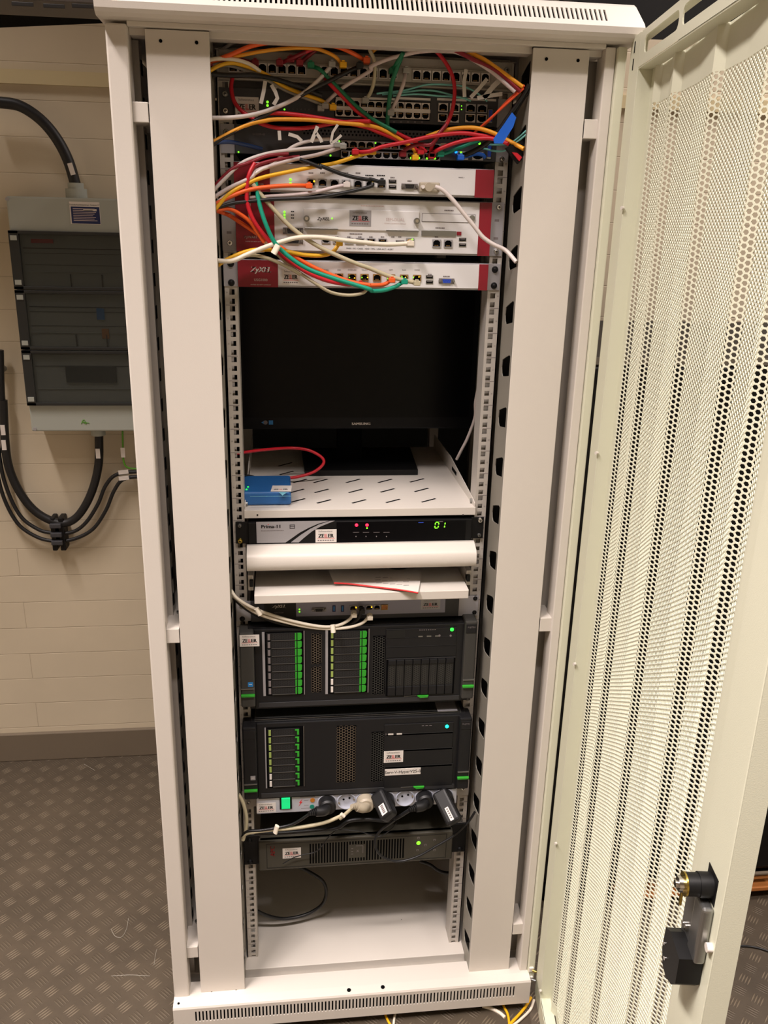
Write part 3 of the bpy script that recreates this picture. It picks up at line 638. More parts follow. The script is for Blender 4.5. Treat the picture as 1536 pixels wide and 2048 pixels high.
yC = -8
f3 = firewall('white and red one unit firewall appliance with blue serial socket, lowest of the three', 1499, 1545, -221, 219, X(556, 550, yC)[0], X(957, 550, yC)[0], yC)
ear(f3, -246, -221, 1499, 1545); ear(f3, 219, 243, 1499, 1545)
for x, z in ((-233, 1505), (-233, 1537), (233, 1507), (233, 1535)): screw(f3, x, z, -2.4, 'black', 6)
yf = yC-2.2
x0, x1, z0, z1 = R(563, 538, 600, 570, yf); sticker(f3, x0, x1, z0, z1, yf)
ports(f3, [X(p, 555, yf)[0] for p in (652, 678, 704, 729, 754, 782, 808, 834)], X(740, 555, yf)[1], yf-.6, w=14.5, h=12, frame='gold_port')
for pz in (554, 564): x, z = X(859, pz, yf); usb(f3, x, z, yf)
x, z = X(893, 562, yf); dsub(f3, x, z, yf, 18, 8, 'vga_blue')
m = MB()
for px, py, c in ((672, 552, 'led_red'), (681, 555, 'led_yellow'), (699, 555, 'led_green'), (709, 556, 'led_yellow'), (724, 555, 'led_green'), (735, 555, 'led_yellow'), (776, 557, 'led_green'), (804, 554, 'led_green'), (811, 555, 'led_yellow'), (827, 555, 'led_green'), (838, 554, 'led_yellow')): xx, zz = X(px, py, yf-3); led(m, xx, zz, yf-3, c, 1.4)
m.build('status_light', f3, 'lit port lights')
m = MB()
for px, t in ((652, 'WAN'), (678, 'LAN'), (704, 'DMZ/LAN'), (729, 'WLAN'), (782, 'OPT'), (808, 'AUX'), (834, 'CONS')): lbl(m, px, 540, yf, 8, 3.4, 'ink_grey', t)
lbl(m, 860, 549, yf, 7); lbl(m, 893, 553, yf, 12)
x, z = X(521, 543, yf-1.3); m.text('ZyXEL', x, z-1, yf-1.4, 12.5, 'white_label', 'c', shear=.25, bold=.9).text('USG1000', x, z-16, yf-1.4, 6, 'ink_pale', 'c').text('UNIFIED SECURITY GATEWAY', x, z-23, yf-1.4, 2.6, 'ink_pale', 'c'); m.build('printed_lettering', f3)

# monitor on its shelf
ym = 250
zb_ = X(700, 858, ym)[1]; zs = X(700, 835, ym)[1]
mo = thing('computer_monitor', (20, 300, 1090), 'black flat computer monitor switched off inside the rack', 'monitor')
MB().box(-240, 268, ym, ym+28, zb_, zb_+318, 'bezel', 3).build('bezel', mo); MB().box(-228, 256, ym-.8, ym, zs, zb_+304, 'screen').build('screen', mo, 'dark screen')
m = MB(); x, z = X(722, 847, ym); m.fit('SAMSUNG', x-20, x+20, z-3, ym-.3, 7.5, 'white_label', 1.0); m.build('brand_lettering', mo)
m = MB(); x, z = X(532, 845, ym); m.prism([(x-10, z), (x-2, z+4.5), (x-2, z-4.5)], ym-.4, ym, 'intel').cyl((x-1, ym-.6, z), (x-1, ym, z), 4.5, 'ink_grey', n=14).box(x+6, x+15, ym-.4, ym, z-4.5, z+4.5, 'intel'); m.build('energy_sticker', mo, 'small round and blue stickers')
MB().box(-28, 28, ym+60, ym+84, 1100, zb_+120, 'gap', 4).box(-60, 60, ym+27, ym+62, zb_+60, zb_+180, 'black', 6).build('stand_neck', mo, 'black column')
b0 = on(610, 950, 2, 1090); b1 = on(835, 948, 2, 1090); b2 = on(822, 912, 2, 1090); b3 = on(605, 905, 2, 1090)
m = MB(); vs = [(b0[0], 222, 1089), (b1[0], 222, 1089), (b2[0]+3, 420, 1089), (b3[0]-2, 420, 1089)]; m.add(vs+[(a, b, 1101) for a, b, c in vs], [(3, 2, 1, 0), (4, 5, 6, 7), (0, 1, 5, 4), (1, 2, 6, 5), (2, 3, 7, 6), (3, 0, 4, 7)], 'black'); m.build('stand_base', mo)
sh = thing('rack_shelf', (0, 200, 1072), 'light grey slotted rack shelf under the monitor', 'shelf')
m = MB().box(-223, 223, -4, 470, 1086, 1088.5, 'paint').box(-223, 223, -6, -4, 1073, 1088.5, 'paint', .6)
for px in (515, 926): x, z = X(px, 1030, -6); m.cyl((x, -6.6, z), (x, -5.8, z), 1.8, 'ink', n=8)
for a, b in ((570, 929), (573, 946), (641, 962), (706, 962), (770, 962), (834, 961), (643, 982), (711, 982), (775, 981), (843, 980), (594, 982), (596, 1001), (648, 1003), (718, 1003), (786, 1002), (857, 1001), (600, 962)):
    c = on(a, b, 2, 1088.5); p0 = on(a-14, b+3.6, 2, 1088.5); p1 = on(a+14, b-3.6, 2, 1088.5); n_ = Vector((-(p1-p0)[1], (p1-p0)[0], 0)).normalized()*2.6
    q0, q1 = Vector(p0), Vector(p1); m.add([tuple(q0-n_+Vector((0, 0, .3))), tuple(q1-n_+Vector((0, 0, .3))), tuple(q1+n_+Vector((0, 0, .3))), tuple(q0+n_+Vector((0, 0, .3)))], [(0, 1, 2, 3)], 'gap')
m.build('shelf_board', sh)
for sx in (-1, 1):
    m = MB(); x0 = sx*222; m.prism([(-3, 1074), (470, 1074), (470, 1120), (260, 1122), (10, 1100), (-3, 1096)], min(x0, x0-sx*1.5), max(x0, x0-sx*1.5), 'paint', 'x')
    m.box(min(x0-sx*1.6, x0-sx*2), max(x0-sx*1.6, x0-sx*2), 180, 230, 1098, 1106, 'gap').cyl((x0-sx*5, 20, 1094), (x0, 20, 1094), 4, 'steel', n=12); m.build('side_wing', sh)

# small blue box on the shelf
bb = thing('network_adapter', (-175, 90, 1089), 'small blue plastic network adapter box lying on the left of the rack shelf', 'network adapter')
xl, xr = -229, -134; y0, y1b, zz0, zz1 = 22, 138, 1089, 1116
MB().box(xl, xr, y0, y1b, zz0, zz1, 'blue_box', 5, 3).build('housing', bb)
p = lambda a, b: on(a, b, 2, zz1+.3)
m = MB(); q = [p(541, 983), p(582, 983), p(584, 971), p(545, 971)]; m.add([(v[0], v[1], zz1+.3) for v in q], [(0, 1, 2, 3)], 'white_label')
cc = p(562, 979.5); m.text('ZE', cc[0]-14, zz1+.35, cc[1], 8, 'ink', uz=(0, 1, 0), bold=1).text('LL', cc[0]-3, zz1+.35, cc[1], 8, 'ink_red', uz=(0, 1, 0), bold=1, wide=.7).text('ER', cc[0]+4, zz1+.35, cc[1], 8, 'ink', uz=(0, 1, 0), bold=1)
for v in range(1): pass
m.build('sticker', bb, 'white sticker with black and red lettering')
m = MB(); q = [p(557, 984), p(575, 984), p(565, 991)]; m.add([(v[0], v[1], zz1+.3) for v in q], [(2, 1, 0)], 'blue_lt'); q = p(500, 993); q2 = p(583, 993.5); m.box(q[0], q2[0], q[1]-.6, q[1]+.6, zz1, zz1+.4, 'blue_lt')
m.build('triangle_mark', bb, 'light blue triangle and line')
m = MB()
for a, b in ((496, 974), (493, 979)): q = p(a, b); m.ball((q[0], q[1], zz1), 1.8, 'led_bright', .5)
m.build('status_light', bb, 'two lit green lights')

# KVM console with red digits
yP = -12
kv = thing('kvm_switch', (0, 0, 1023), 'black one unit KVM console with silver corner, red lights and green digits', 'KVM switch')
chassis(kv, -216, 216, yP, 1018, 1066, 300, 'black'); ear(kv, -240, -216, 1022, 1066, -6, 'black'); ear(kv, 216, 241, 1024, 1068, -6, 'black')
for x, z, c in ((-232, 1028, 'brass'), (-232, 1059, 'steel'), (233, 1062, 'chrome'), (233, 1031, 'steel')): screw(kv, x, z, -6, c, 5.4 if c != 'steel' else 4)
P2 = lambda a, b: X(500+a/7.68, 1035+b/7.68, yP-1)
m = MB(); poly = [P2(105, 395), P2(545, 385), P2(640, 320), P2(760, 235), P2(900, 160), P2(1050, 95), P2(1210, 52), P2(95, 70)]; m.prism(poly, yP-1, yP, 'silver')
poly = [P2(630, 383), P2(750, 383), P2(820, 320), P2(950, 215), P2(1080, 140), P2(1300, 52), P2(1230, 55), P2(1060, 110), P2(920, 180), P2(780, 270)]; m.prism(poly, yP-1, yP, 'silver'); m.build('face_panel', kv, 'silver panel with curved stripes')
x, z = P2(170, 165); m = MB().text('Prima-11', x, z, yP-1.1, 9.5, 'ink', bold=.9, wide=1.1); x, z = P2(280, 108); m.ball((x, yP-1.1, z), 1, 'ink_red', .3); x, z = P2(170, 210)
for k in range(16): m.box(x+k*2.7, x+k*2.7+1.9, yP-1.3, yP-1, z, z+1.2, 'ink_grey')
x, z = P2(650, 140); m.box(x-5, x+5, yP-1.3, yP-1, z-4, z+4, 'ink').box(x-3.8, x+3.8, yP-1.5, yP-1.2, z+.6, z+2.6, 'silver').box(x-3.8, x+3.8, yP-1.5, yP-1.2, z-2.6, z-.6, 'silver'); m.build('brand_lettering', kv)
x0, x1, z0, z1 = R(631, 1059, 673, 1084, yP-1); sticker(kv, x0, x1, z0, z1, yP-1)
x0, x1, z0, z1 = R(673, 1044, 930, 1080, yP); flatplate(kv, 'display_window', x0, x1, z0, z1, yP, 'screen', .8)
m = MB()
for px, py, c, r in ((713, 1050, 'led_red', 4), (734, 1050, 'led_red', 4), (734, 1056, 'led_green', 2)): xx, zz = X(px, py, yP-1); led(m, xx, zz, yP-1.5, c, r)
m.build('status_light', kv, 'two glowing red lights')
def seg7(m, x, z, y, h, on_, mat):
    w = h*.55; t = h*.12; S = {'a': (0, h, w, h), 'g': (0, h/2, w, h/2), 'd': (0, 0, w, 0), 'f': (0, h/2, 0, h), 'b': (w, h/2, w, h), 'e': (0, 0, 0, h/2), 'c': (w, 0, w, h/2)}
    for k in on_:
        a, b, c, d = S[k]; sh = .12
        m.prism([(x+a+b*sh-t/2+(t if b == d else 0), z+b-(t/2 if b == d else -t)), (x+c+d*sh+t/2-(t if b == d else 0), z+(b-t/2 if b == d else b+t)), (x+c+d*sh+t/2-(t if b == d else 0), z+(d+t/2 if b == d else d-t)), (x+a+d*sh-t/2+(t if b == d else 0), z+d+(t/2 if b == d else -t))], y-1, y, mat)
x, z = X(869, 1056, yP-1); m = MB(); seg7(m, x, z, yP-1, 12, 'abcdef', 'led_green'); seg7(m, x+12.5, z, yP-1, 12, 'bc', 'led_green'); x, z = X(882, 1043, yP-1); m.box(x-4, x+4, yP-1.2, yP-1, z-.5, z+.5, 'ink_grey'); m.build('digit_display', kv, 'glowing green digits')
m = MB()
for px in (712, 732, 753, 773): x, z = X(px, 1067, yP-1); m.box(x-6, x+6, yP-1.2, yP-.9, z+2, z+2.6, 'ink_grey').cyl((x, yP-2, z-6), (x, yP-.9, z-6), 1, 'ink_grey', n=8)
x, z = X(842, 1045, yP-1); m.box(x-5, x+5, yP-1.2, yP-.9, z-.8, z+.8, 'vga_blue'); m.build('button', kv)

# keyboard drawer
kd = thing('keyboard_drawer', (0, 0, 900), 'light grey pull out keyboard drawer with rounded front bar', 'keyboard drawer')
zt_, zb_ = X(720, 1104, -45)[1], X(720, 1138, -45)[1]
m = MB(); h = zt_-zb_; prof = [(-14, zt_+8), (-20, zt_+6), (-40, zt_-2), (-46, zt_-9), (-47, zt_-22), (-46, zb_+2), (-43, zb_), (-18, zb_), (-14, zb_+2)]; m.prism(prof, -219, 221, 'paint', 'x', True); m.build('front_bar', kd)
yT = -62; zt2 = X(720, 1186, yT)[1]; zb2 = X(720, 1200, yT)[1]
m = MB().box(-206, 206, yT+1, 300, zt2-2, zt2, 'paint').box(-206, 206, yT, yT+3, zb2-3, zt2, 'paint', 1.2); m.build('tray', kd)
for sx in (-1, 1): MB().box(min(sx*209, sx*219), max(sx*209, sx*219), -20, 300, zt2-8, zt2+24, 'zinc', 1).box(min(sx*209, sx*216), max(sx*209, sx*216), -26, -10, zt2+2, zt2+16, 'black', 1).build('slide_rail', kd, 'steel telescopic slide')
p = lambda a, b, h_=0: tuple(on(a, b, 2, zt2+1+h_))
m = MB(); q = [p(668, 1166, 6), p(700, 1168, 3), p(750, 1174, 2), p(800, 1180, 3), p(836, 1186, 4)]; qb = [p(657, 1140, 12), p(690, 1140, 5), p(740, 1140, 4), p(800, 1138, 4), p(845, 1138, 4)]
qq = [Vector(a)*.5+Vector(b)*.5+Vector((0, 0, 1.5*(i % 2))) for i, (a, b) in enumerate(zip(q, qb))]; rows = [q, [tuple(v) for v in qq], qb]
vs = [v for r in rows for v in r]; m.add(vs+[(a, b, c-.6) for a, b, c in vs], [(r*5+i, r*5+i+1, r*5+i+6, r*5+i+5) for r in range(2) for i in range(4)]+[(15+r*5+i+5, 15+r*5+i+6, 15+r*5+i+1, 15+r*5+i) for r in range(2) for i in range(4)], 'paper', True)
for fr_ in (.25, .4, .55):
    for k in range(5):
        a = Vector(q[2]).lerp(Vector(q[4]), .1+k*.15+.03*(fr_*10 % 2)); b = Vector(qb[2]).lerp(Vector(qb[4]), .1+k*.15); c = a.lerp(b, fr_); m.box(c.x-5, c.x+6, c.y-.5, c.y+.5, c.z+.5, c.z+.9, 'ink_grey')
pa = m.build('document_sleeve', None, 'crumpled clear document sleeve with printed paper and red edge on the keyboard tray', 'document')
MB().tube([(a, b-1, c+.6) for a, b, c in q], 1.7, 'red_line').build('red_edge', pa, 'red closing strip')
q = on(798, 1139, 2, zt2+5); MB().ball((q[0], q[1]+20, zt2+8), 36, 'black', .8, 16).build('computer_mouse', None, 'dark rounded computer mouse half hidden behind the drawer bar', 'mouse')
bpy.data.objects['computer_mouse'].scale = (1, 1, .35); bpy.data.objects['computer_mouse'].location.z = (zt2+1+ZF)*.001

# WLAN controller
yN = -6
nx = thing('wireless_controller', (0, 0, 856), 'grey lilac one unit network controller with dark green logo end, between drawer and upper server', 'network controller')
chassis(nx, -216, 216, yN, 856, 900, 300, 'switch_grey'); ear(nx, -244, -196, 857, 900, m='silver'); ear(nx, 200, 240, 857, 900, -7, m='silver')
for x, z in ((-233, 862), (-233, 893), (233, 864), (233, 895)): screw(nx, x, z, -5 if x > 0 else -2.4, 'black', 5.5)
xg0 = X(528, 1215, yN)[0]; xg1 = X(592, 1215, yN)[0]; xg2 = X(890, 1215, yN)[0]
MB().box(xg0, xg1, yN-1.6, yN, 858, 899, 'ups_dark').build('logo_panel', nx, 'very dark green panel'); MB().box(xg1, xg2, yN-1.6, yN, 866, 899, 'lilac', .4).build('faceplate', nx, 'grey lilac plate')
yf = yN-1.7; x, z = X(544, 1216, yf); MB().text('ZyXEL', x, z, yf-.1, 9.5, 'white_label', shear=.25, bold=.7).build('brand_lettering', nx)
x, z = X(548, 1227, yf); MB().text('NXC5500', x, z, yf-.1, 4.5, 'ink_grey').build('model_lettering', nx)
x, z = X(638, 1219, yf); dsub(nx, x, z, yf, 18, 8)
for px in (668, 685): x, z = X(px, 1217, yf); MB().box(x-3.2, x+3.2, yf-.8, yf, z-7, z+7, 'navy').box(x-1.2, x+1.2, yf-1.2, yf-.8, z-5, z+5, 'intel').build('usb_port', nx, 'upright blue socket')
ports(nx, [X(p, 1213, yf)[0] for p in (706, 722, 738, 754)], X(730, 1215, yf)[1], yf-.6, w=13.5, h=11.5, frame='silver'); ports(nx, [X(769, 1215, yf)[0]], X(769, 1214, yf)[1], yf-.6, w=13.5, h=11.5, frame='gold_port', inner='wood')
m = MB()
for px, py, c in ((599, 1219, 'led_green'), (599, 1224, 'led_green'), (712, 1214, 'led_yellow'), (743, 1213, 'led_yellow')): xx, zz = X(px, py, yf-1); led(m, xx, zz, yf-4 if px > 700 else yf, c, 2)
m.build('status_light', nx, 'lit green and amber lights')
x0, x1, z0, z1 = R(842, 1199, 880, 1218, yf); sticker(nx, x0, x1, z0, z1, yf, m0='silver')

# servers
def hexgrid(m, x0, x1, z0, z1, y, p, mat, rr=.8):
    cw_ = p*.866; i = 0; x = x0+cw_/2
    while x < x1:
        z = z0+p/2+(p/2 if i % 2 else 0)
        while z < z1-p*.2:
            a = [math.radians(60*k) for k in range(6)]; R_ = p/math.sqrt(3)
            vs = [(x+R_*math.cos(t), y, z+R_*math.sin(t)) for t in a]+[(x+R_*rr*math.cos(t), y, z+R_*rr*math.sin(t)) for t in a]
            m.add(vs, [(k, (k+1) % 6, 6+(k+1) % 6, 6+k) for k in range(6)], mat); z += p
        x += cw_; i += 1
def server(zb, label, px):
    t = thing('rack_server', (0, 0, zb), label, 'server'); return t
def drive(par, x0, x1, z0, z1, y, lab, w2, green=True, gx=None):
    d = MB(); d.box(x0, x1, y, y+8, z0+.8, z1-.8, 'bay_black', .5)
    hexgrid(d, x0+10, x1-12, z0+2, z1-2, y-.3, 4, 'chassis', .72); d.box(x0+9, x1-10, y-1.2, y, z0+.4, z0+1.2, 'steel')
    o = d.build('drive_tray', par)
    MB().box(x0+2, x0+6.5, y-1.5, y, z0+2.5, z1-2.5, w2).build('drive_label', o, 'small coloured drive tag')
    g = MB()
    if green is True: g.prism([(x1-8, z0+1.5), (x1-3, z0+1.5), (x1, z0+4), (x1+.5, z1-3), (x1-2, z1-1.2), (x1-8, z1-1.2)], y-2.5, y, 'green_clip').box(x1-13, x1-10, y-2, y, z0+1.5, z1-1.5, 'green_clip')
    else: g.box(x1-5, x1-1, y-2.5, y, z0+3, z1-3, 'green_clip').box(x1-9, x1-5, y-2, y, z1-5, z1-3, 'green_clip')
    g.build('drive_latch', o, 'bright green latch'); return o
YS = -30
def srv_body(t, z0, z1):
    chassis(t, -222, 224, YS+6, z0, z1, 700, 'server_black')
    m = MB().box(-211, 212, YS, YS+6, z0+2, z1-1, 'server_black', 2)
    m.box(-205, 206, YS-1.5, YS, z0+6, z0+17, 'chassis', .8); return m.build('front_bezel', t)
def srv_ear(t, px0, px1, z0, z1, side, mark, mat='server_grey', pyg=0, chip=None):
    x0, x1 = px0, px1; o = MB().box(x0, x1, YS-12, 0, z0, z1, mat, 3).box(x0+2, x1-2, YS-13, YS-11.5, z1-26, z1-6, 'server_black', 1).build('ear_cover', t)
    MB().box(x0+.5, x1-.5, YS-17, YS-11, pyg, pyg+5, 'green_clip', 1).box(x0+1, x1-1, YS-14, YS-11, pyg+16, pyg+18, 'steel').build('release_lever', o, 'green release lever')
    if chip: a, b, cm = chip; x, z = X(a, b, YS-12); MB().box(x-5, x+5, YS-12.4, YS-12, z-5, z+5, cm).box(x-3, x+3, YS-12.7, YS-12.3, z-.5, z+.6, 'white_label').build('chip_sticker', o, 'small square sticker')
    if side > 0: x, z = (x0+x1)/2, z1-14; MB().text('FUJITSU', x, z, YS-13.1, 4.6, 'ink_grey', 'c').build('brand_lettering', o)
    return o
# upper
v1 = server(660, 'upper black four unit rack server with two columns of green latched drives', 0)
srv_body(v1, X(720, 1412, YS)[1], X(720, 1252, YS)[1])
zT, zB = X(495, 1266, YS-12)[1], X(498, 1415, YS-12)[1]
srv_ear(v1, X(480, 1340, YS-12)[0], X(509, 1340, YS-12)[0], zB, zT, -1, 0, pyg=X(495, 1392, YS-14)[1]-2, chip=(501, 1369, 'intel'))
srv_ear(v1, X(927, 1320, YS-12)[0], X(951, 1320, YS-12)[0], X(940, 1398, YS-12)[1], X(940, 1243, YS-12)[1], 1, 0, pyg=X(938, 1373, YS-14)[1]-2)
x0, x1, z0, z1 = R(479, 1270, 519, 1292, YS-13); sticker(v1, x0, x1, z0, z1, YS-13.4)
for (pa, pb, ptop, pbot, n_, cols) in ((533, 604, 1266, 1387, 8, ['blue_lt']*8), (660, 731, 1262, 1383, 8, ['lime_clip']*6+['white_label']*2)):
    xa_, zt_ = X(pa, ptop, YS-1); xb_, zb_ = X(pb, pbot, YS-1); MB().box(xa_-8, xb_+6, YS-.6, YS, zb_-2, zt_+2, 'gap').box(xa_-9, xa_-4, YS-2, YS, zb_-2, zt_+2, 'silver').box(xb_+4, xb_+6, YS-2, YS, zb_-2, zt_+2, 'ink_grey').build('drive_cage', v1)
    hh = (zt_-zb_)/n_
    for k in range(n_): drive(v1, xa_, xb_, zt_-(k+1)*hh, zt_-k*hh, YS-2, '', cols[k] if cols[k] != 'blue_lt' else 'ink_grey')
def vent(t, a, b, c, d, mat='bronze_mesh', p=5.6):
    x0, x1, z0, z1 = R(a, b, c, d, YS-.5); m = MB().box(x0, x1, YS-.4, YS, z0, z1, 'gap'); hexgrid(m, x0, x1, z0, z1, YS-1, p, mat, .8); return m.build('vent_grille', t, 'honeycomb vent')
vent(v1, 623, 1268, 642, 1327); vent(v1, 623, 1334, 642, 1384); vent(v1, 746, 1272, 769, 1388, 'server_grey')
def modbay(t, a, b, c, d, name='drive_blank', extra=None, lab=None):
    x0, x1, z0, z1 = R(a, b, c, d, YS-1); m = MB().box(x0, x1, YS-1.8, YS, z0+.8, z1-.8, 'server_black', .8).box(x0, x1, YS-2.2, YS-1.8, z1-1.4, z1-.8, 'chassis')
    if extra: extra(m, x0, x1, z0, z1)
    return m.build(name, t, lab)
def ctl(m, x0, x1, z0, z1):
    w = x1-x0
    for k in range(3): m.box(x0+w*(.46+.12*k), x0+w*(.46+.12*k)+9, YS-2.3, YS-1.8, z0+3, z0+5.5, 'steel')
    for k in range(8): m.box(x0+w*.47+k*4.4, x0+w*.47+k*4.4+2.4, YS-2.2, YS-1.8, z1-5, z1-3.4, 'ink_grey')
    m.cyl((x0+w*.76, YS-3, z0+5), (x0+w*.76, YS-1.8, z0+5), 2.2, 'ink_grey', n=12).cyl((x0+w*.92, YS-3, z0+4), (x0+w*.92, YS-1.8, z0+4), 2.2, 'ink_grey', n=12)
    m.box(x0+2, x0+w*.27, YS-2.4, YS-1.8, z0+3, z1-3, 'bay_black')
modbay(v1, 772, 1258, 912, 1274, 'control_panel', ctl); xx, zz = X(904, 1259, YS-3); MB().ball((xx, YS-3, zz), 4, 'led_bright', .4).build('status_light', v1, 'bright green light')
modbay(v1, 772, 1275, 912, 1292); modbay(v1, 772, 1293, 912, 1312)
xa_ = X(776, 1318, YS-1)[0]; xb_ = X(908, 1318, YS-1)[0]; zt_ = X(840, 1318, YS-1)[1]; zb_ = X(840, 1388, YS-1)[1]; wd = (xb_-xa_)/8
MB().box(xa_-3, xb_+3, YS-.8, YS, zb_-2, zt_+2, 'gap').box(xa_-3, xb_+3, YS-2, YS, zt_+1, zt_+3, 'chassis').build('drive_cage', v1)
d0 = MB().box(xa_+.6, xa_+wd-.6, YS-4, YS, zt_-10, zt_, 'server_black', 1).box(xa_+.6, xa_+wd-.6, YS-4, YS, zb_, zb_+20, 'server_black', 1).box(xa_+.6, xa_+wd-.6, YS-2, YS, zb_+20, zt_-10, 'bay_black'); hexgrid(d0, xa_+2, xa_+wd-2, zb_+21, zt_-11, YS-2.4, 4.6, 'server_grey', .75)
d0 = d0.build('drive_tray', v1)
for k in range(1, 8): clone(d0, v1, wd*k, 0)
x, z = X(845, 1393, YS-4); MB().prism([(x-11, z+2.5), (x-5, z-2.2), (x+10, z-1.5), (x+12, z+2.5)], YS-6, YS, 'green_clip').box(x-38, x-12, YS-2.6, YS-1, z+.8, z+1.8, 'steel').build('bezel_latch', v1, 'green latch tab')
# lower
v2 = server(440, 'lower black rack server with one column of drives and a long white name label', 0)
srv_body(v2, X(720, 1590, YS)[1], X(720, 1438, YS)[1])
srv_ear(v2, X(486, 1520, YS-12)[0], X(514, 1520, YS-12)[0], X(500, 1600, YS-12)[1], X(495, 1456, YS-12)[1], -1, 0, 'server_black', X(500, 1582, YS-14)[1]-2, (506, 1556, 'silver'))
srv_ear(v2, X(917, 1500, YS-12)[0], X(941, 1500, YS-12)[0], X(930, 1578, YS-12)[1], X(932, 1437, YS-12)[1], 1, 0, 'server_black', X(928, 1556, YS-14)[1]-2)
xa_, zt_ = X(535, 1458, YS-1); xb_, zb_ = X(600, 1571, YS-1); MB().box(xa_-6, xb_+9, YS-.6, YS, zb_-2, zt_+3, 'gap').box(xa_-6, xa_-3.5, YS-2, YS, zb_-2, zt_+3, 'silver').box(xb_+8, xb_+9.4, YS-2, YS, zb_-2, zt_+3, 'steel').build('drive_cage', v2)
hh = (zt_-zb_)/8; cl = ['lime_clip']*6+['white_label']*2
for k in range(8): drive(v2, xa_, xb_, zt_-(k+1)*hh, zt_-k*hh, YS-2, '', cl[k], False)
vent(v2, 674, 1452, 711, 1563, p=6.4); vent(v2, 743, 1464, 766, 1562, 'server_grey')
def ctl2(m, x0, x1, z0, z1):
    for k in range(2): m.box(x0+8+k*18, x0+19+k*18, YS-2.4, YS-1.8, z0+4, z0+7, 'paper')
    for k in range(3): m.box(x0+78+k*8, x0+83+k*8, YS-2.2, YS-1.8, z1-7, z1-6, 'ink_grey')
    m.box(x0+3, x0+4, YS-2.4, YS-1.8, z0+3, z0+8, 'ink_grey')
modbay(v2, 769, 1449, 906, 1467, 'control_panel', ctl2); xx, zz = X(894, 1453, YS-3); MB().ball((xx, YS-3, zz), 4, 'led_cyan', .4).build('status_light', v2, 'bright turquoise light')
for a, b in ((1468, 1499), (1500, 1532), (1533, 1570)): modbay(v2, 769, a, 904, b)
x0, x1, z0, z1 = R(768, 1503, 806, 1524, YS-3); sticker(v2, x0, x1, z0, z1, YS-2.4)
x0, x1, z0, z1 = R(770, 1539, 841, 1548, YS-3); m = MB().box(x0, x1, YS-2.8, YS-2, z0, z1, 'white_label'); m.text('Serv-V-HyperV25-0', (x0+x1)/2, z0+(z1-z0)*.3, YS-2.9, (z1-z0)*.62, 'ink', 'c'); m.build('name_label', v2, 'long white name label')
x, z = X(837, 1575, YS-4); MB().prism([(x-11, z+2.5), (x-5, z-2.2), (x+10, z-1.5), (x+12, z+2.5)], YS-6, YS, 'green_clip').box(x-38, x-12, YS-2.6, YS-1, z+.8, z+1.8, 'steel').build('bezel_latch', v2, 'green latch tab')
# lid of the lower server seen from above
zl = X(720, 1438, YS)[1]
MB().box(-214, 214, YS+8, 660, zl, zl+4, 'steel', 1).box(-214, 214, YS+8, YS+12, zl-2, zl+4, 'steel').build('top_lid', v2, 'bare grey steel lid')
q = on(892, 1415, 2, zl+4); MB().box(q[0]-20, q[0]+22, q[1]-14, q[1]+30, zl+4, zl+4.5, 'silver').build('lid_label', v2)

# power strip
YQ = -26
ps = thing('power_strip', (0, 0, 400), 'silver grey seven socket power strip with green rocker switch under the lower server', 'power strip')
x0, x1 = X(513, 1610, YQ)[0], X(914, 1580, YQ)[0]; z1 = X(700, 1584, YQ)[1]; z0 = X(700, 1618, YQ)[1]; PZ0, PZ1 = z0, z1
MB().box(x0, x1, YQ, YQ+44, z0, z1, 'pdu', 1).build('housing', ps)
ear(ps, -246, x0+8, z0+2, z1-2, -3, 'zinc'); ear(ps, x1-8, 246, z0+2, z1-2, -3, 'zinc'); screw(ps, -233, z0+14, -3); screw(ps, 233, z0+22, -3)
a, b, c, d = R(513, 1605, 552, 1625, YQ); sticker(ps, a, b, z0+3, z0+27, YQ)
a, b, c, d = R(559, 1592, 584, 1617, YQ); m = MB().box(a, b, YQ-1.5, YQ, c, d, 'black', .5); m.build('switch_frame', ps, 'black switch surround')
MB().prism([(YQ-1, c+2), (YQ-3, c+2.2), (YQ-5, (c+d)/2+3), (YQ-7, d-3), (YQ-1, d-2)], a+4, b-4, 'rocker', 'x').build('rocker_switch', ps, 'glowing green rocker switch')
x, z = X(625, 1600, YQ); x2, z2 = X(624, 1613, YQ); MB().cyl((x, YQ-1.2, z), (x, YQ, z), 5, 'amber', n=18).cyl((x2, YQ-1.2, z2), (x2, YQ, z2), 5, 'teal_dot', n=18).build('indicator_lamp', ps, 'amber and green round lamps')
x, z = X(602, 1605, YQ); m = MB().prism([(x+3, z+9), (x-4, z), (x-.5, z), (x-5, z-9), (x+3, z+2), (x-.5, z+2)], YQ-.5, YQ, 'ink_red')
m.box(x+6, x+16, YQ-.3, YQ, z+5, z+5.6, 'ink_grey').box(x+6, x+16, YQ-.3, YQ, z-8, z-7.4, 'ink_grey').box(x-2, x+30, YQ-.3, YQ, z+13, z+14, 'ink_grey').box(x, x+22, YQ-.3, YQ, z-15, z-14.2, 'ink_grey'); m.build('warning_symbol', ps, 'red lightning bolt')
sk = []
for px in (654, 693, 730, 771, 810, 848, 888): sk.append(X(px, 1604-(px-654)*.047, YQ))
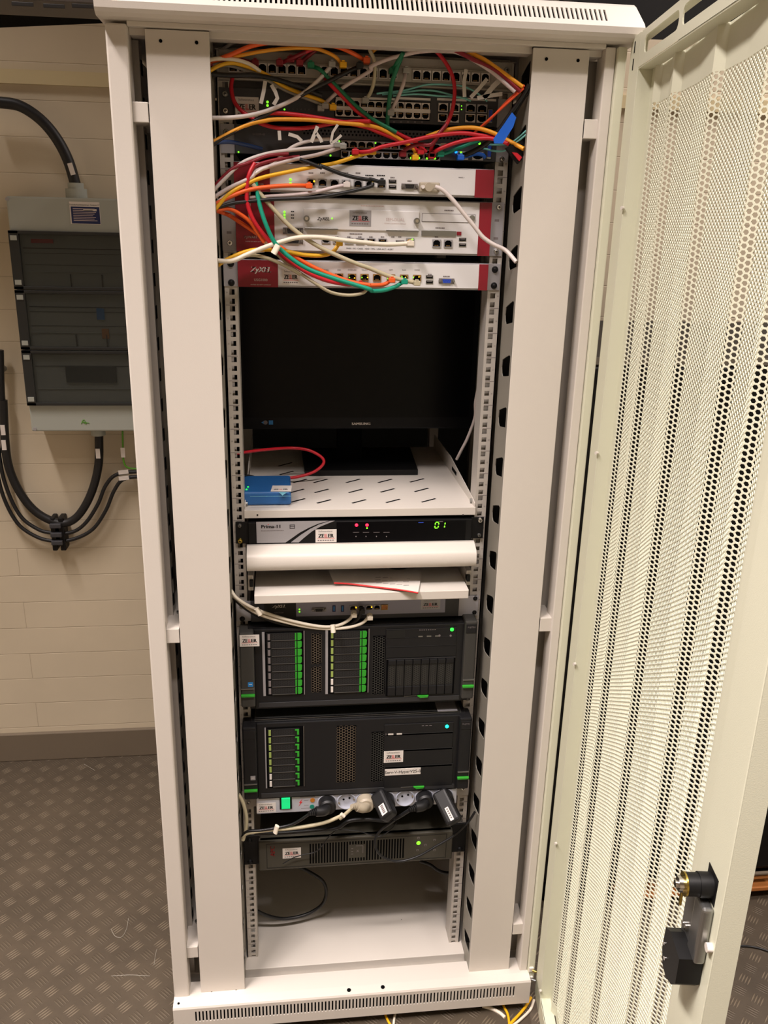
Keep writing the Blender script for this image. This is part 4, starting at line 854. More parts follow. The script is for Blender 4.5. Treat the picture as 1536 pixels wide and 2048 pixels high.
# the housing face is behind each socket: the well is built as a raised dished ring
s0 = None
for i, (x, z) in enumerate(sk):
    zc = (PZ0+PZ1)/2
    m = MB(); n = 28; P_ = []
    for rad, dy in ((20.6, 0), (20.2, -3), (18.6, -3), (17.5, -.4), (6, -.3)): P_ += [(x+rad*math.cos(2*math.pi*j/n), YQ+dy, zc+rad*math.sin(2*math.pi*j/n)) for j in range(n)]
    m.add(P_, [(k*n+j, k*n+(j+1) % n, (k+1)*n+(j+1) % n, (k+1)*n+j) for k in range(4) for j in range(n)], 'socket', True).add(P_, [tuple(range(4*n, 5*n))], 'socket')
    for q in ((-.45, .3), (.45, .5)): m.cyl((x+q[0]*14, YQ-.9, zc+q[1]*14), (x+q[0]*14, YQ-.3, zc+q[1]*14), 2.3, 'gap', n=10)
    m.box(x-18, x-14, YQ-2.6, YQ, zc-6, zc-1, 'chrome', .5).box(x+14, x+18, YQ-2.6, YQ, zc+2, zc+7, 'chrome', .5)
    if i == 0: s0 = m.build('power_socket', ps); sx0 = x
    else: clone(s0, ps, x-sx0, 0)

# UPS
YU = -22
up = thing('battery_backup', (0, 0, 248), 'dark olive grey two unit battery backup unit, lowest device in the rack', 'uninterruptible power supply')
ux0, ux1 = X(517, 1700, YU)[0], X(905, 1690, YU)[0]; uz0, uz1 = X(700, 1731, YU)[1], X(700, 1674, YU)[1]
chassis(up, ux0+3, ux1-3, YU+5, uz0+2, uz1, 560, 'ups_grey'); MB().box(ux0, ux1, YU, YU+16, uz0, uz1, 'ups_grey', 3, 3).build('front_bezel', up)
for x0, x1 in ((-246, ux0+2), (ux1-2, 246)): MB().box(x0, x1, -8, -2, uz0+6, uz1+6, 'black', 2).build('mounting_ear', up, 'black plastic ear')
for x, z in ((-233, uz0+14), (-233, uz1-6), (233, uz0+14)): screw(up, x, z, -8, 'black', 6)
ax0, ax1, az0, az1 = ux0+17, ux1-14, uz0+6, uz1-6
m = MB()
for a, b, c, d in ((ax0, ax1, az0, az0+1.2), (ax0, ax1, az1-1.2, az1), (ax0, ax0+1.2, az0, az1), (ax1-1.2, ax1, az0, az1)): m.box(a, b, YU-.5, YU+.2, c, d, 'ups_dark')
gx0, gx1 = X(619, 1690, YU)[0], X(811, 1680, YU)[0]; nb = 34; gw = (gx1-gx0)/nb
cx0, cx1 = X(700, 1690, YU)[0], X(731, 1690, YU)[0]
for k in range(nb):
    x = gx0+k*gw
    if cx0-2 < x < cx1: m.box(x, x+gw*.55, YU-.5, YU+.2, az0+6, az0+14, 'gap').box(x, x+gw*.55, YU-.5, YU+.2, az1-14, az1-6, 'gap')
    else: m.box(x, x+gw*.55, YU-.5, YU+.2, az0+6, az1-6, 'gap')
m.build('vent_slots', up, 'vertical vent slots')
cx = (cx0+cx1)/2; cz = (az0+az1)/2; m = MB().text('X', cx, cz-3, YU-.1, 9, 'ink_grey', 'c').box(cx-4, cx+12, YU-.3, YU, cz+13, cz+14, 'ink_grey').box(cx+11, cx+12, YU-.3, YU, cz-6, cz+14, 'ink_grey')
for k in range(3): m.box(cx-14, cx-10, YU-.3, YU, cz-8+k*7, cz-7+k*7, 'ink_grey')
m.build('printed_lettering', up)
x, z = X(545, 1701, YU); MB().text('APC', x+5, z-15, YU-.1, 14, 'apc_red', 'l', ux=(0, 0, 1), uz=(-1, 0, 0), bold=1).build('brand_lettering', up, 'dark red upright lettering')
x0, x1, z0, z1 = R(565, 1697, 602, 1715, YU); sticker(up, x0, x1, z0, z1, YU)
xx, zz = X(837, 1686, YU); MB().ball((xx, YU, zz), 5, 'led_green', .3).build('status_light', up, 'lit green light')
m = MB()
for px, py in ((837, 1676), (835, 1700), (851, 1690), (869, 1680), (869, 1700)): x, z = X(px, py, YU); m.box(x-2.5, x+2.5, YU-.4, YU, z-2.5, z+2.5, 'ink_grey').box(x-1.6, x+1.6, YU-.5, YU-.3, z-1.6, z+1.6, 'ups_grey')
m.build('button', up)

# ================================================================ CABLES
def cv(o, x, y):
    return {'A': (400+x/4.518, 50+y/4.518), 'B': (720+x/4.518, 50+y/4.518), 'C': (420+x/4.8, 320+y/4.8), 'D': (720+x/4.8, 320+y/4.8), 'K': (440+x/2.56, 600+y/2.56),
            'G': (440+x/2.743, 1020+y/2.743), 'L': (480+x/6.98, 1580+y/6.98), 'M': (680+x/5.486, 1560+y/5.486), 'N': (460+x/2.954, 1570+y/2.954), 'P': (x, y)}[o]
def path(spec, d0=-40):
    out = []; o = 'A'; dep = [];
    for t in spec:
        if isinstance(t, str): o = t; continue
        px, py = cv(o, t[0], t[1]); out.append((px, py)); dep.append(t[2] if len(t) > 2 else None)
    if dep[0] is None: dep[0] = d0
    if dep[-1] is None: dep[-1] = d0
    k = [i for i, v in enumerate(dep) if v is not None]
    d = np.interp(range(len(dep)), k, [dep[i] for i in k])
    return [tuple(map(float, on(px, py, 1, dy))) for (px, py), dy in zip(out, d)]
NB = [0]
def cable(col, label, spec, r=2.9, plug=None, d0=-42, cat='network cable', name='patch_cable', group=None, boot=None, flat=1.):
    P_ = path(spec, d0); c = MB().tube(P_, r, 'c_'+col, flat=flat).build(name, None, label, cat, group)
    if plug:
        for w in plug.split(','):
            e = P_[-1] if w[0] == 'e' else P_[0]; pm = w[1:] or 'clear'
            up_ = 1
            MB().box(e[0]-5.6, e[0]+5.6, e[1]-14, e[1]+2, e[2]-4.2, e[2]+4.2, 'c_'+pm if 'c_'+pm in MATS else pm, 1.2).box(e[0]-2.4, e[0]+2.4, e[1]-14, e[1], e[2]+4.2, e[2]+6.2, 'c_'+pm if 'c_'+pm in MATS else pm).build('connector', c)
    return c
E_ = 'e'
cable('orange', 'bright orange patch cable arching across the top of the patch panel', ['A', (40, 350, -50), (260, 275, -55), (450, 195), (650, 155), (850, 150), (1050, 165), (1250, 200), (1400, 265, -34), (1500, 330, -18)], 3.4, 'eorange')
cable('amber_c', 'yellow orange printed patch cable just under the top orange arc', ['A', (40, 345, -46), (330, 282, -50), (600, 232), (850, 208), (1000, 210), (1090, 225), (1220, 285, -30), (1290, 370, -18)], 2.9, 'eyellow')
cable('cream', 'off white patch cable bending down from the left duct to the top row', ['A', (30, 330, -60), (150, 305), (300, 310), (430, 345), (520, 400, -45), (600, 470, -30), (700, 560, -22)], 3)
cable('yellow', 'yellow patch cable slanting down to the left end of the upper switch ports', ['A', (60, 430, -60), (180, 365), (300, 345), (450, 385), (600, 450), (760, 555), (950, 630), (1100, 685), (1200, 750, -18)], 3, 'eyellow')
cable('gray', 'greyish beige patch cable running behind the slanting yellow one', ['A', (30, 340, -40), (150, 352), (300, 372), (450, 422), (600, 492), (760, 582), (900, 640), (1060, 700), (1130, 740, -18)], 2.9, 'e')
cable('black', 'black patch cable slanting across the sticker of the upper switch', ['A', (60, 440, -56), (280, 455), (450, 450), (620, 475), (800, 525), (960, 580), (1100, 640, -30)], 3.6)
cable('black', 'long black patch cable rising from lower left to the middle of the patch panel', ['A', (60, 1130, -66), (200, 1020), (400, 915), (560, 830), (740, 730), (960, 610), (1180, 500), (1300, 440), (1440, 375, -22)], 3.4, 'eblack')
cable('red', 'red patch cable looping down in front of the upper switch sticker', ['A', (295, 465, -20), (282, 560), (305, 680), (370, 770), (470, 840), (560, 895, -40), (700, 930), (850, 935), (1000, 925), (1200, 890), (1400, 870, -30), (1536, 870)], 3.3)
cable('white', 'white patch cable sweeping up from the left duct to the patch panel', ['A', (30, 840, -70), (300, 835), (500, 805), (700, 740), (900, 640), (1060, 510), (1150, 410), (1190, 365, -18)], 3.3, 'e')
cable('red', 'thick red patch cable running level below the upper switch', ['A', (560, 810, -48), (680, 795), (900, 815), (1100, 845), (1300, 880), (1510, 925), 'B', (150, 960), (300, 1020), (430, 1080), (540, 1150, -18)], 3.4, 'ered')
cable('amber_c', 'yellow orange patch cable arching below the level red one', ['A', (60, 1075, -66), (150, 1040), (300, 960), (450, 895), (560, 870), (700, 852), (1000, 858), (1250, 885), (1450, 900), 'B', (150, 925), (280, 985), (400, 1060), (490, 1130), (492, 1200, -16)], 3.1, 'eyellow')
cable('green', 'dark green patch cable slanting from patch panel to the lower switch', ['A', (1000, 370, -16), (1080, 400, -30), (1150, 470), (1280, 600), (1420, 740), (1530, 830), 'B', (80, 830), (200, 900), (330, 970, -30)], 3.2, 'sgreen')
cable('red', 'red patch cable crossing down beside the dark green one', ['A', (1100, 440, -16), (1170, 530, -30), (1300, 660), (1430, 790), (1536, 850), 'B', (100, 870), (240, 930), (380, 1000), (500, 1060), (600, 1150, -16)], 3.2)
cable('beige', 'greenish beige patch cable hanging down from the cabinet top', ['B', (20, 60, -40), (50, 110), (90, 230), (130, 330), (130, 480), (100, 600), (45, 690, -16)], 3, 'e')
cable('amber_c', 'yellow patch cable arching over the right half of the patch panel', ['B', (110, 240, -20), (200, 175), (330, 140), (500, 125), (700, 145), (900, 210), (1100, 300), (1250, 400), (1470, 560, -84)], 3.2)
cable('pink', 'pale pink white patch cable arching from upper switch to right duct', ['A', (1090, 760, -16), (1150, 690), (1300, 560), (1536, 415), 'B', (100, 375), (250, 310), (400, 270), (550, 240), (750, 230), (900, 255), (1020, 315), (1200, 430), (1400, 605, -80)], 3, 's')
cable('dred', 'dark red patch cable following the yellow arc into the right duct', ['A', (1000, 190, -24), (1150, 160), (1400, 145), 'B', (150, 140), (400, 150), (560, 165), (700, 190), (850, 225), (1000, 300), (1250, 430), (1450, 600, -82)], 3.2)
cable('red', 'red patch cable making a big loop down the right side of both switches', ['A', (820, 320, -16), (940, 250, -28), (1080, 190), (1200, 140), (1320, 105), 'B', (-20, 118), (200, 130), (400, 145), (560, 160), (680, 230), (780, 350), (840, 480), (855, 620), (830, 780), (780, 900), (700, 1010, -32), (650, 1100), (640, 1180, -16)], 3.3, 'sdred,edred')
cable('dred', 'dark red patch cable from the left group of patch panel ports', ['A', (720, 350, -16), (830, 300, -30), (960, 240), (1050, 205), (1180, 150), (1300, 90, -24)], 3.2, 'sdred')
cable('dred', 'dark red patch cable leaning beside the dark red plugs of the patch panel', ['A', (900, 350, -16), (980, 280), (1060, 215), (1200, 120), (1260, 80, -24)], 3.2, 'sdred')
cable('dred', 'short dark red patch cable at the left end of the patch panel', ['A', (500, 350, -16), (430, 330, -22), (300, 310, -30), (60, 360, -40)], 3.2, 'sdred')
cable('green', 'dark green patch cable hanging steeply from patch panel past the switches', ['B', (290, 420, -16), (330, 350, -40), (385, 262, -50), (370, 300), (330, 400), (290, 520), (265, 680), (248, 880, -20), (262, 960, -14)], 3.5, 'sgreen')
cable('pink', 'pale pinkish patch cable from patch panel down to the upper switch', ['B', (410, 420, -18), (395, 520, -34), (350, 640), (310, 720), (272, 800, -16)], 3, 's,e')
for sp, lb in ((['B', (150, 620, -20), (400, 590), (600, 540), (800, 540), (950, 560), (1080, 630), (1150, 690, -14)], 'thin turquoise fibre cable, highest arc above the upper switch'),
               (['B', (200, 628, -16), (420, 605), (560, 590), (700, 600), (850, 640), (970, 665, -14)], 'thin turquoise fibre cable, middle arc above the upper switch'),
               (['B', (300, 640, -24), (500, 625), (700, 640), (900, 655), (1000, 685, -14)], 'thin turquoise fibre cable, lowest arc above the upper switch')):
    cable('aqua', lb, sp, 1.5, cat='fibre cable', name='fibre_cable')
cable('aqua', 'thin light turquoise fibre cable, upper one leaving the lower switch into right duct', ['B', (1130, 1080, -14), (1300, 1080), (1400, 1045), (1530, 930, -80)], 1.6, cat='fibre cable', name='fibre_cable')
cable('aqua', 'thin light turquoise fibre cable, lower one leaving the lower switch into right duct', ['B', (1110, 1115, -14), (1250, 1142), (1350, 1110), (1540, 960, -80)], 1.6, cat='fibre cable', name='fibre_cable')
cable('orange2', 'vivid orange fibre cable, outer one slanting to the right duct', ['B', (1090, 930, -16), (1180, 850), (1320, 700), (1485, 545, -84)], 1.9, cat='fibre cable', name='fibre_cable')
cable('orange2', 'vivid orange fibre cable, inner one slanting to the right duct', ['B', (1020, 985, -16), (1110, 905), (1260, 770), (1478, 572, -84)], 1.9, cat='fibre cable', name='fibre_cable')
bk = cable('black', 'thick black cable curving from the lower switch up into the right duct', ['B', (900, 1190, -16), (1020, 1145), (1150, 1065), (1250, 960), (1350, 820), (1450, 680), (1530, 540, -84)], 4.2)
cable('black', 'thinner black cable beside the blue cable wrap', ['B', (1230, 1050, -30), (1320, 920), (1400, 800), (1470, 680), (1536, 590, -82)], 2.4)
cable('amber_c', 'yellow orange printed patch cable arching over the right end of the lower switch', ['B', (600, 1010, -24), (750, 958), (900, 932), (1050, 932), (1190, 970), (1330, 1040, -60), (1480, 1120, -80)], 3.4)
cable('red', 'red patch cable climbing from the middle of the lower switch to the right', ['A', (1400, 1150, -20), (1536, 1140, -34), 'B', (200, 1100), (400, 1060), (600, 1015), (800, 985), (950, 978), (1100, 1000), (1210, 1020, -50), (1340, 1075, -70)], 3.3, 'sred')
cable('red', 'red patch cable curving from the lower switch plugs to the right edge', ['B', (640, 1185, -16), (700, 1130, -32), (850, 1070), (1000, 1035), (1170, 1025), (1310, 1060, -60)], 3.3, 'sred')
cable('dred', 'dark red short patch cable bunched beside the green lit ports', ['B', (380, 1170, -16), (420, 1120, -30), (520, 1080), (640, 1080), (700, 1000, -40), (780, 900, -38)], 3.3, 'sdred')
cable('blue', 'dark blue patch cable entering from the left duct at the lower switch', ['A', (60, 1075, -56), (250, 1055), (400, 1080), (560, 1120, -16)], 3.2)
cable('bright_blue', 'bright blue patch cable plugged at the right end of the lower switch', ['B', (900, 1200, -20), (980, 1180), (1050, 1165), (1110, 1175), (1130, 1200, -14)], 3.2, 'sbright_blue')
cable('teal', 'dark teal patch cable tucked under the red curve of the lower switch', ['B', (720, 1170, -16), (800, 1150), (900, 1110), (1000, 1070), (1080, 1050, -30)], 3, 'steal')
cable('white', 'white patch cable, uppermost strand of the bundle leaving the lower switch to the left', ['C', (10, 330, -62), (60, 265), (200, 120), 'A', (330, 1285), (430, 1220), (620, 1160), (850, 1128), (1050, 1110), (1170, 1100), (1235, 1085, -16)], 3.2, 'e')
cable('pink', 'pale pink patch cable, middle strand of the bundle leaving the lower switch to the left', ['C', (10, 400, -66), (60, 345), (200, 260), (400, 165), 'A', (500, 1320), (650, 1270), (850, 1215), (1050, 1175), (1200, 1130), (1290, 1100, -16)], 3.3, 'e')
cable('white', 'white patch cable crossing steeply behind the white bundle left of lower switch', ['C', (10, 470, -60), (120, 360), (300, 230), (480, 100), 'A', (640, 1270), (760, 1160), (860, 1090), (1000, 1045), (1170, 1030, -16)], 3)
cable('dred', 'dark red patch cable under the uppermost white strand', ['C', (10, 290, -56), (200, 95), (350, 35), 'A', (480, 1230), (620, 1180), (800, 1165, -34)], 3)
cable('dred', 'dark red patch cable in the middle of the white bundle', ['A', (450, 1340, -50), (520, 1265), (700, 1215), (900, 1190, -30)], 3)
cable('yellow', 'long yellow patch cable rising from the left duct to the lower switch ports', ['C', (20, 520, -66), (70, 450), (180, 330), (330, 240), (500, 170), (750, 115), (1000, 65), (1200, 30), 'A', (1400, 1190), 'B', (0, 1175), (110, 1150, -18)], 3.3, 'eyellow')
cable('black', 'black patch cable dropping from the bundle to the highest white firewall', ['A', (900, 1215, -44), (1000, 1250), (1100, 1290), 'C', (1060, 55), (1250, 130), (1400, 170), (1520, 188), 'D', (100, 185), (205, 215, -34)], 3.2, 'eblack', d0=-46)
cable('black', 'black patch cable running along the bottom edge of the highest white firewall', ['C', (10, 480, -60), (200, 420), (350, 400), (600, 378), (1000, 360), (1300, 312), (1536, 255), 'D', (120, 222, -36)], 3)
cable('orange', 'orange patch cable plugged into the first port of the highest white firewall', ['C', (20, 440, -60), (170, 365), (330, 300), (480, 268), (700, 248), (860, 246, -44), (950, 250, -34)], 3.4, 'eorange')
cable('pink', 'pale grey patch cable to the fourth port of the highest white firewall', ['C', (380, 360, -46), (540, 350), (800, 335), (1000, 312), (1200, 262), (1310, 240, -34)], 3.2, 'ewhite')
cable('red', 'red patch cable in the tied bundle dropping to the lowest white firewall', ['C', (430, 30, -44), (380, 130, -50), (355, 250), (360, 420), (430, 600, -54), (560, 770), (700, 920), (900, 1060), (1100, 1150), (1300, 1192), (1440, 1190, -22)], 3.6, 'ered')
cable('beige', 'thin beige patch cable left of the red one in the tied bundle', ['C', (380, 230, -44), (372, 420), (395, 590), (480, 740), (620, 880), (760, 1010), (900, 1110), (1020, 1190), (1160, 1270), (1320, 1298), (1450, 1282), (1500, 1250), (1530, 1190, -22)], 2.8)
cable('teal', 'teal green patch cable in the tied bundle curving under the firewall ports', ['C', (440, 210, -46), (470, 400), (530, 600, -58), (620, 790), (760, 930), (950, 1050), (1200, 1140), (1400, 1200), (1530, 1240, -52), 'D', (120, 1257), (230, 1250), (340, 1215), (420, 1165, -22)], 3.6, 'eteal')
cable('orange', 'orange patch cable of the tied bundle ending at the sixth port of the lowest firewall', ['C', (10, 470, -60), (120, 505, -36), (200, 540), (350, 640), (480, 725), (680, 840), (850, 950), (1040, 1050), (1250, 1135), (1400, 1180), (1530, 1200), 'D', (100, 1203, -34), (230, 1195), (300, 1150, -22)], 3.5, 'eorange')
cable('orange', 'orange patch cable arcing above the slanting orange one at the left duct', ['C', (10, 500, -60), (100, 475), (180, 468), (270, 508), (380, 590), (450, 690), (520, 790, -40)], 3.3)
cable('beige', 'long beige patch cable crossing the tall firewall diagonally to its last port below', ['C', (410, 230, -50), (480, 320), (600, 460), (750, 620), (900, 740), (1060, 840), (1250, 930), (1420, 1000), 'D', (96, 1040), (250, 1105), (400, 1150), (540, 1180, -26)], 3.7, 'ebeige')
cable('cream', 'cream white patch cable arching over the ports of the tall firewall', ['C', (20, 960, -66), (200, 970), (350, 910), (520, 840), (700, 780), (850, 745), (1050, 742), (1300, 772), (1520, 795), 'D', (150, 805), (300, 810), (480, 800, -26)], 3.8, 'ecream')
cable('yellow', 'bright yellow patch cable sagging below the tall firewall', ['C', (30, 1060, -60), (120, 980), (330, 885), (500, 860), (700, 872), (900, 910), (1080, 915), (1180, 880), (1240, 800, -22)], 3.5, 'eyellow')
cable('beige', 'beige patch cable dipping from the left duct into the tied bundle', ['C', (30, 1020, -56), (200, 945), (330, 920), (450, 918), (600, 960), (750, 1030), (870, 1100, -40)], 3)
cable('cream', 'cream patch cable under the yellow one at the left duct', ['C', (30, 1000, -52), (180, 960), (300, 910), (420, 880), (520, 870, -36)], 2.8)
vc = cable('white', 'light grey serial cable from the highest white firewall down to the right duct', ['D', (720, 255, -50), (790, 285, -52), (860, 350), (930, 430), (1010, 530), (1100, 640), (1180, 740), (1280, 810), (1400, 870, -66), (1500, 980, -84)], 3.6, name='serial_cable', cat='serial cable')
x, z = X(858, 375, -30); MB().box(x-17, x+17, -40, -24.5, z-8, z+8, 'beige_plug', 2).cyl((x-3, -50, z), (x-3, -40, z), 7, 'beige_plug', n=14).cyl((x+13, -50, z), (x+13, -40, z), 3, 'white_label', n=10).cyl((x-13, -50, z), (x-13, -40, z), 3, 'white_label', n=10).build('connector', vc, 'beige serial plug with two screws')
# controller cables
cable('cream', 'cream patch cable, left of two curving up to the lilac controller', ['G', (60, 440, -30), (100, 490, -40), (210, 550), (400, 610), (560, 640), (650, 632), (710, 600), (733, 565, -24)], 3.2, 'ecream')
cable('cream', 'cream patch cable, right of two curving up to the lilac controller', ['G', (70, 470, -22), (200, 565, -34), (400, 625), (560, 650), (700, 645), (780, 620), (820, 580, -24)], 3.2, 'ecream')
cable('black', 'black patch cable between the two cream ones at the lilac controller', ['G', (60, 470, -20), (150, 545), (250, 595), (400, 642), (550, 662), (680, 645), (755, 600), (777, 545, -20)], 4, 'eblack')
for sp, lb in ((['G', (200, 540, -50), (220, 575, -50)], 'small white cable tie on the controller cables near the left rail'), (['G', (618, 630, -48), (622, 672, -52)], 'small white cable tie below the controller ports')): cable('cream', lb, sp, 5, cat='cable tie', name='cable_tie')
cable('cream', 'small white cable tie around the red, teal and beige bundle', ['C', (610, 900, -62), (655, 815, -62)], 3.5, cat='cable tie', name='cable_tie', flat=2)
cable('pink', 'small pale cable tie on the yellow arc near the right duct', ['B', (975, 275, -60), (1010, 258, -60)], 3.5, cat='cable tie', name='cable_tie')
# cable tags
def tag_(spec, label, w=2.9):
    P_ = [Vector(p) for p in path(spec, -60)]; m = MB(); vs = []
    for i, q in enumerate(P_):
        t = (P_[min(i+1, len(P_)-1)]-P_[max(i-1, 0)]).normalized(); n_ = t.cross(Vector((0, 1, 0))).normalized()*w
        vs += [tuple(q-n_), tuple(q+n_), tuple(q-n_+Vector((0, .8, 0))), tuple(q+n_+Vector((0, .8, 0)))]
    fs = []
    for i in range(len(P_)-1): a = 4*i; b = a+4; fs += [(a, a+1, b+1, b), (a+2, b+2, b+3, a+3), (a, b, b+2, a+2), (a+1, a+3, b+3, b+1)]
    fs += [(0, 2, 3, 1), (4*len(P_)-4, 4*len(P_)-3, 4*len(P_)-1, 4*len(P_)-2)]
    m.add(vs, fs, 'tag'); k = len(P_)//2; t = (P_[-1]-P_[0]).normalized(); q = P_[0].lerp(P_[-1], .3)
    for i in range(4): c = P_[0].lerp(P_[-1], .25+.13*i) if len(P_) < 3 else None
    return m.build('cable_tag', None, label, 'cable tag')
tag_(['A', (590, 505), (575, 600), (550, 710)], 'white cable tag, left one hanging above the sticker of the upper switch')
tag_(['A', (645, 540), (680, 600), (700, 660), (665, 720)], 'white curled cable tag right of the two green lights of the upper switch')
tag_(['A', (1062, 915), (1035, 985), (1005, 1060)], 'white cable tag leaning above the left ports of the lower switch')
tag_(['A', (1050, 975), (1090, 1030), (1100, 1060)], 'short white cable tag crossing the leaning one above the lower switch', 2.6)
tag_(['A', (1245, 900), (1200, 970), (1182, 1060)], 'narrow curled white cable tag above the first lower switch ports', 2)
tag_(['A', (1278, 995), (1230, 1040), (1180, 1075)], 'narrow white cable tag lying beside the first green light of the lower switch', 2)
tag_(['A', (715, 955), (722, 1040)], 'upright grey cable tag at the left of the lower switch', 2.6)
tag_(['A', (800, 985), (880, 1010), (920, 1050)], 'slanting grey cable tag left of the ventilation holes', 2.6)
tag_(['B', (960, 400), (940, 520), (945, 650)], 'white cable tag hanging straight, leftmost of three below the right patch ports')
tag_(['B', (1150, 485), (1080, 570), (1000, 655)], 'white cable tag slanting in the middle of three below the right patch ports')
tag_(['B', (1295, 465), (1200, 560), (1120, 660)], 'wide white cable tag, rightmost of three below the right patch ports', 4)
tag_(['B', (1060, 660), (1160, 640), (1285, 622)], 'white cable tag lying level at the right end of the upper switch', 3)
tag_(['B', (730, 1080, -30), (780, 1078, -30)], 'tiny white cable tag above the red plugs of the lower switch', 2)
# blue velcro wrap and dark red clamp
m = MB(); q = [on(*cv('B', a, b), 1, -86) for a, b in ((1375, 790), (1412, 835), (1385, 920), (1290, 1070), (1215, 1070), (1207, 1030), (1300, 900))]
vs = [tuple(v) for v in q]+[(v[0], v[1]+3, v[2]) for v in q]; n = len(q); m.add(vs, [tuple(range(n)), tuple(range(n, 2*n))[::-1]]+[(i, n+i, n+(i+1) % n, (i+1) % n) for i in range(n)], 'c_bright_blue'); m.build('cable_wrap', None, 'blue hook and loop cable wrap around the black cable at the right duct', 'cable wrap')
m = MB()
for y_, mat, pts in ((-70, 'black', ((1320, 1110), (1480, 1030), (1485, 1190), (1430, 1255), (1370, 1180))), (-74, 'c_red', ((1375, 1150), (1420, 1155), (1465, 1195), (1440, 1230)))):
    q = [on(*cv('B', a, b), 1, y_) for a, b in pts]; n = len(q); vs = [tuple(v) for v in q]+[(v[0], v[1]+10, v[2]) for v in q]; m.add(vs, [tuple(range(n)), tuple(range(n, 2*n))[::-1]]+[(i, n+i, n+(i+1) % n, (i+1) % n) for i in range(n)], mat)
m.build('cable_clamp', None, 'black and red plastic clamp in a right duct opening', 'clamp')

# shelf cables
cable('red', 'red patch cable looping over the rack shelf to the small blue box', ['K', (60, 790, 100), (200, 770, 140), (350, 758, 190), (450, 768), (520, 805), (528, 840), (480, 880), (400, 905), (320, 915, 170), (255, 932, 142)], 3.1, 'ered')
cable('black', 'short black power cable entering the small blue box', ['K', (60, 895, 120), (120, 897, 130), (170, 905, 140), (203, 925, 140)], 2.6, cat='power cable', name='power_cable')
cable('white', 'pale video cable hanging right of the monitor down to the shelf', ['K', (1345, 380, 90), (1328, 430), (1308, 520), (1305, 600), (1270, 700), (1235, 770), (1212, 815, 200)], 3.2, cat='video cable', name='video_cable')
# power plugs and cables
def plug_obj(x, z, pts, r, mat, label, adapter=None, cab_=None, rc=3, ctag=False):
    t = thing('power_cable' if not adapter else 'power_adapter', (x, YQ-2, z-20), label, 'power cable' if not adapter else 'power adapter')
    MB().cyl((x, YQ-22, z), (x, YQ-2.5, z), 18, mat, n=28).build('plug_face', t)
    return t
zc = (PZ0+PZ1)/2
def plug(i, label, dirpx, mat, cable_spec, r=2.8, col='black'):
    x = sk[i][0]; t = thing('power_cable', (x, YQ-20, zc-20), label, 'power cable')
    m = MB().cyl((x, YQ-20, zc), (x, YQ-2.5, zc), 18.2, mat, n=28).cyl((x, YQ-24, zc), (x, YQ-20, zc), 15, mat, r1=18.2, n=28)
    e = on(*dirpx, 1, YQ-34); c = Vector((x, YQ-22, zc)); e = Vector(e)
    m.tube([tuple(c), tuple(c.lerp(e, .35)+Vector((0, -5, 0))), tuple(e)], 10.5, mat, n=12)
    d = (e-c).normalized()
    for k in range(5): q = e+d*(k*4-2); m.cyl(tuple(q), tuple(q+d*2.4), 8.2-k*.8, mat, n=12)
    m.build('plug', t); P_ = path(cable_spec); P_[0] = tuple(e+d*10); MB().tube(P_, r, 'c_'+col).build('cord', t); return t
plug(0, 'black power cable with round plug in the first socket of the power strip', cv('L', 1060, 300), 'rubber', ['L', (930, 400, -60), (750, 470), (500, 530), (300, 562), (100, 578), (30, 650, -50)], 3)
plug(2, 'beige grey power cable with plug in the third socket of the power strip', cv('M', 190, 290), 'beige_plug', ['M', (100, 370, -62), (0, 425), 'L', (1440, 350), (1200, 450), (900, 512), (600, 545), (400, 560), (120, 600), (40, 650, -50)], 3.8, 'beige')
plug(5, 'black power cable with ribbed plug in the sixth socket', cv('M', 830, 300), 'rubber', ['M', (700, 410, -50), (560, 440), (300, 430), (100, 450), 'L', (1350, 530), (1000, 570), (600, 600), (200, 610, -40)], 4)
def adapter(i, label, p1, wpx, tagpx, a0):
    x = sk[i][0]; t = thing('power_adapter', (x, YQ-20, zc-60), label, 'power adapter')
    c = Vector((x, YQ-8, zc)); e = Vector(on(*p1, 1, YQ-52)); d = (e-c).normalized(); s_ = d.cross(Vector((0, 1, 0))).normalized(); n_ = s_.cross(d).normalized()
    if n_.y > 0: n_ = -n_; s_ = -s_
    L_ = (e-c).length
    m = MB().cyl((x, YQ-24, zc), (x, YQ-2.5, zc), 18.4, 'rubber', n=28)
    bm = lambda u, v, w_: tuple(c+d*u+s_*v+n_*w_)
    m.box(-14, L_, -17, 17, 6, 34, 'rubber', 7, 3, fr=bm); m.build('housing', t)
    lm = MB().box(L_*.42, L_*.90, -tagpx, tagpx, 34, 34.6, 'white_label', fr=bm)
    for k in range(5): lm.box(L_*(.46+.08*k), L_*(.46+.08*k)+3, -tagpx*.5, tagpx*.4, 34.6, 34.8, 'ink_grey', fr=bm)
    lm.build('name_label', t, 'white label'); return t, e
t, e = adapter(3, 'black plug in power adapter with a wide white label in the fourth socket', cv('M', 600, 440), 0, 7, 0)
P_ = path(['M', (570, 470, -60), (440, 560), (385, 660), (410, 780), (500, 860), (650, 893), (850, 840), (1050, 730), (1250, 610), (1400, 470), (1480, 350, -70)]); P_[0] = tuple(e); MB().tube(P_, 2.6, 'c_black').build('cord', t)
P_ = path(['M', (620, 470, -50), (560, 540), (440, 620), (330, 600), (200, 560), (0, 545), 'L', (1350, 555), (1250, 640), (1150, 770), (1050, 865), (900, 900), (750, 945), (600, 1030, -30)]); MB().tube(P_, 1.2, 'c_black').build('cord', t, 'thin black wire')
t, e = adapter(6, 'black plug in power adapter with a narrow white label in the last socket', cv('M', 1290, 480), 0, 4, 0)
cable('beige', 'beige power cable hanging down the left rail beside the power strip', ['L', (-20, 60, -40), (30, 150), (65, 260), (90, 400), (80, 560), (40, 700, -50)], 4, cat='power cable', name='power_cable')
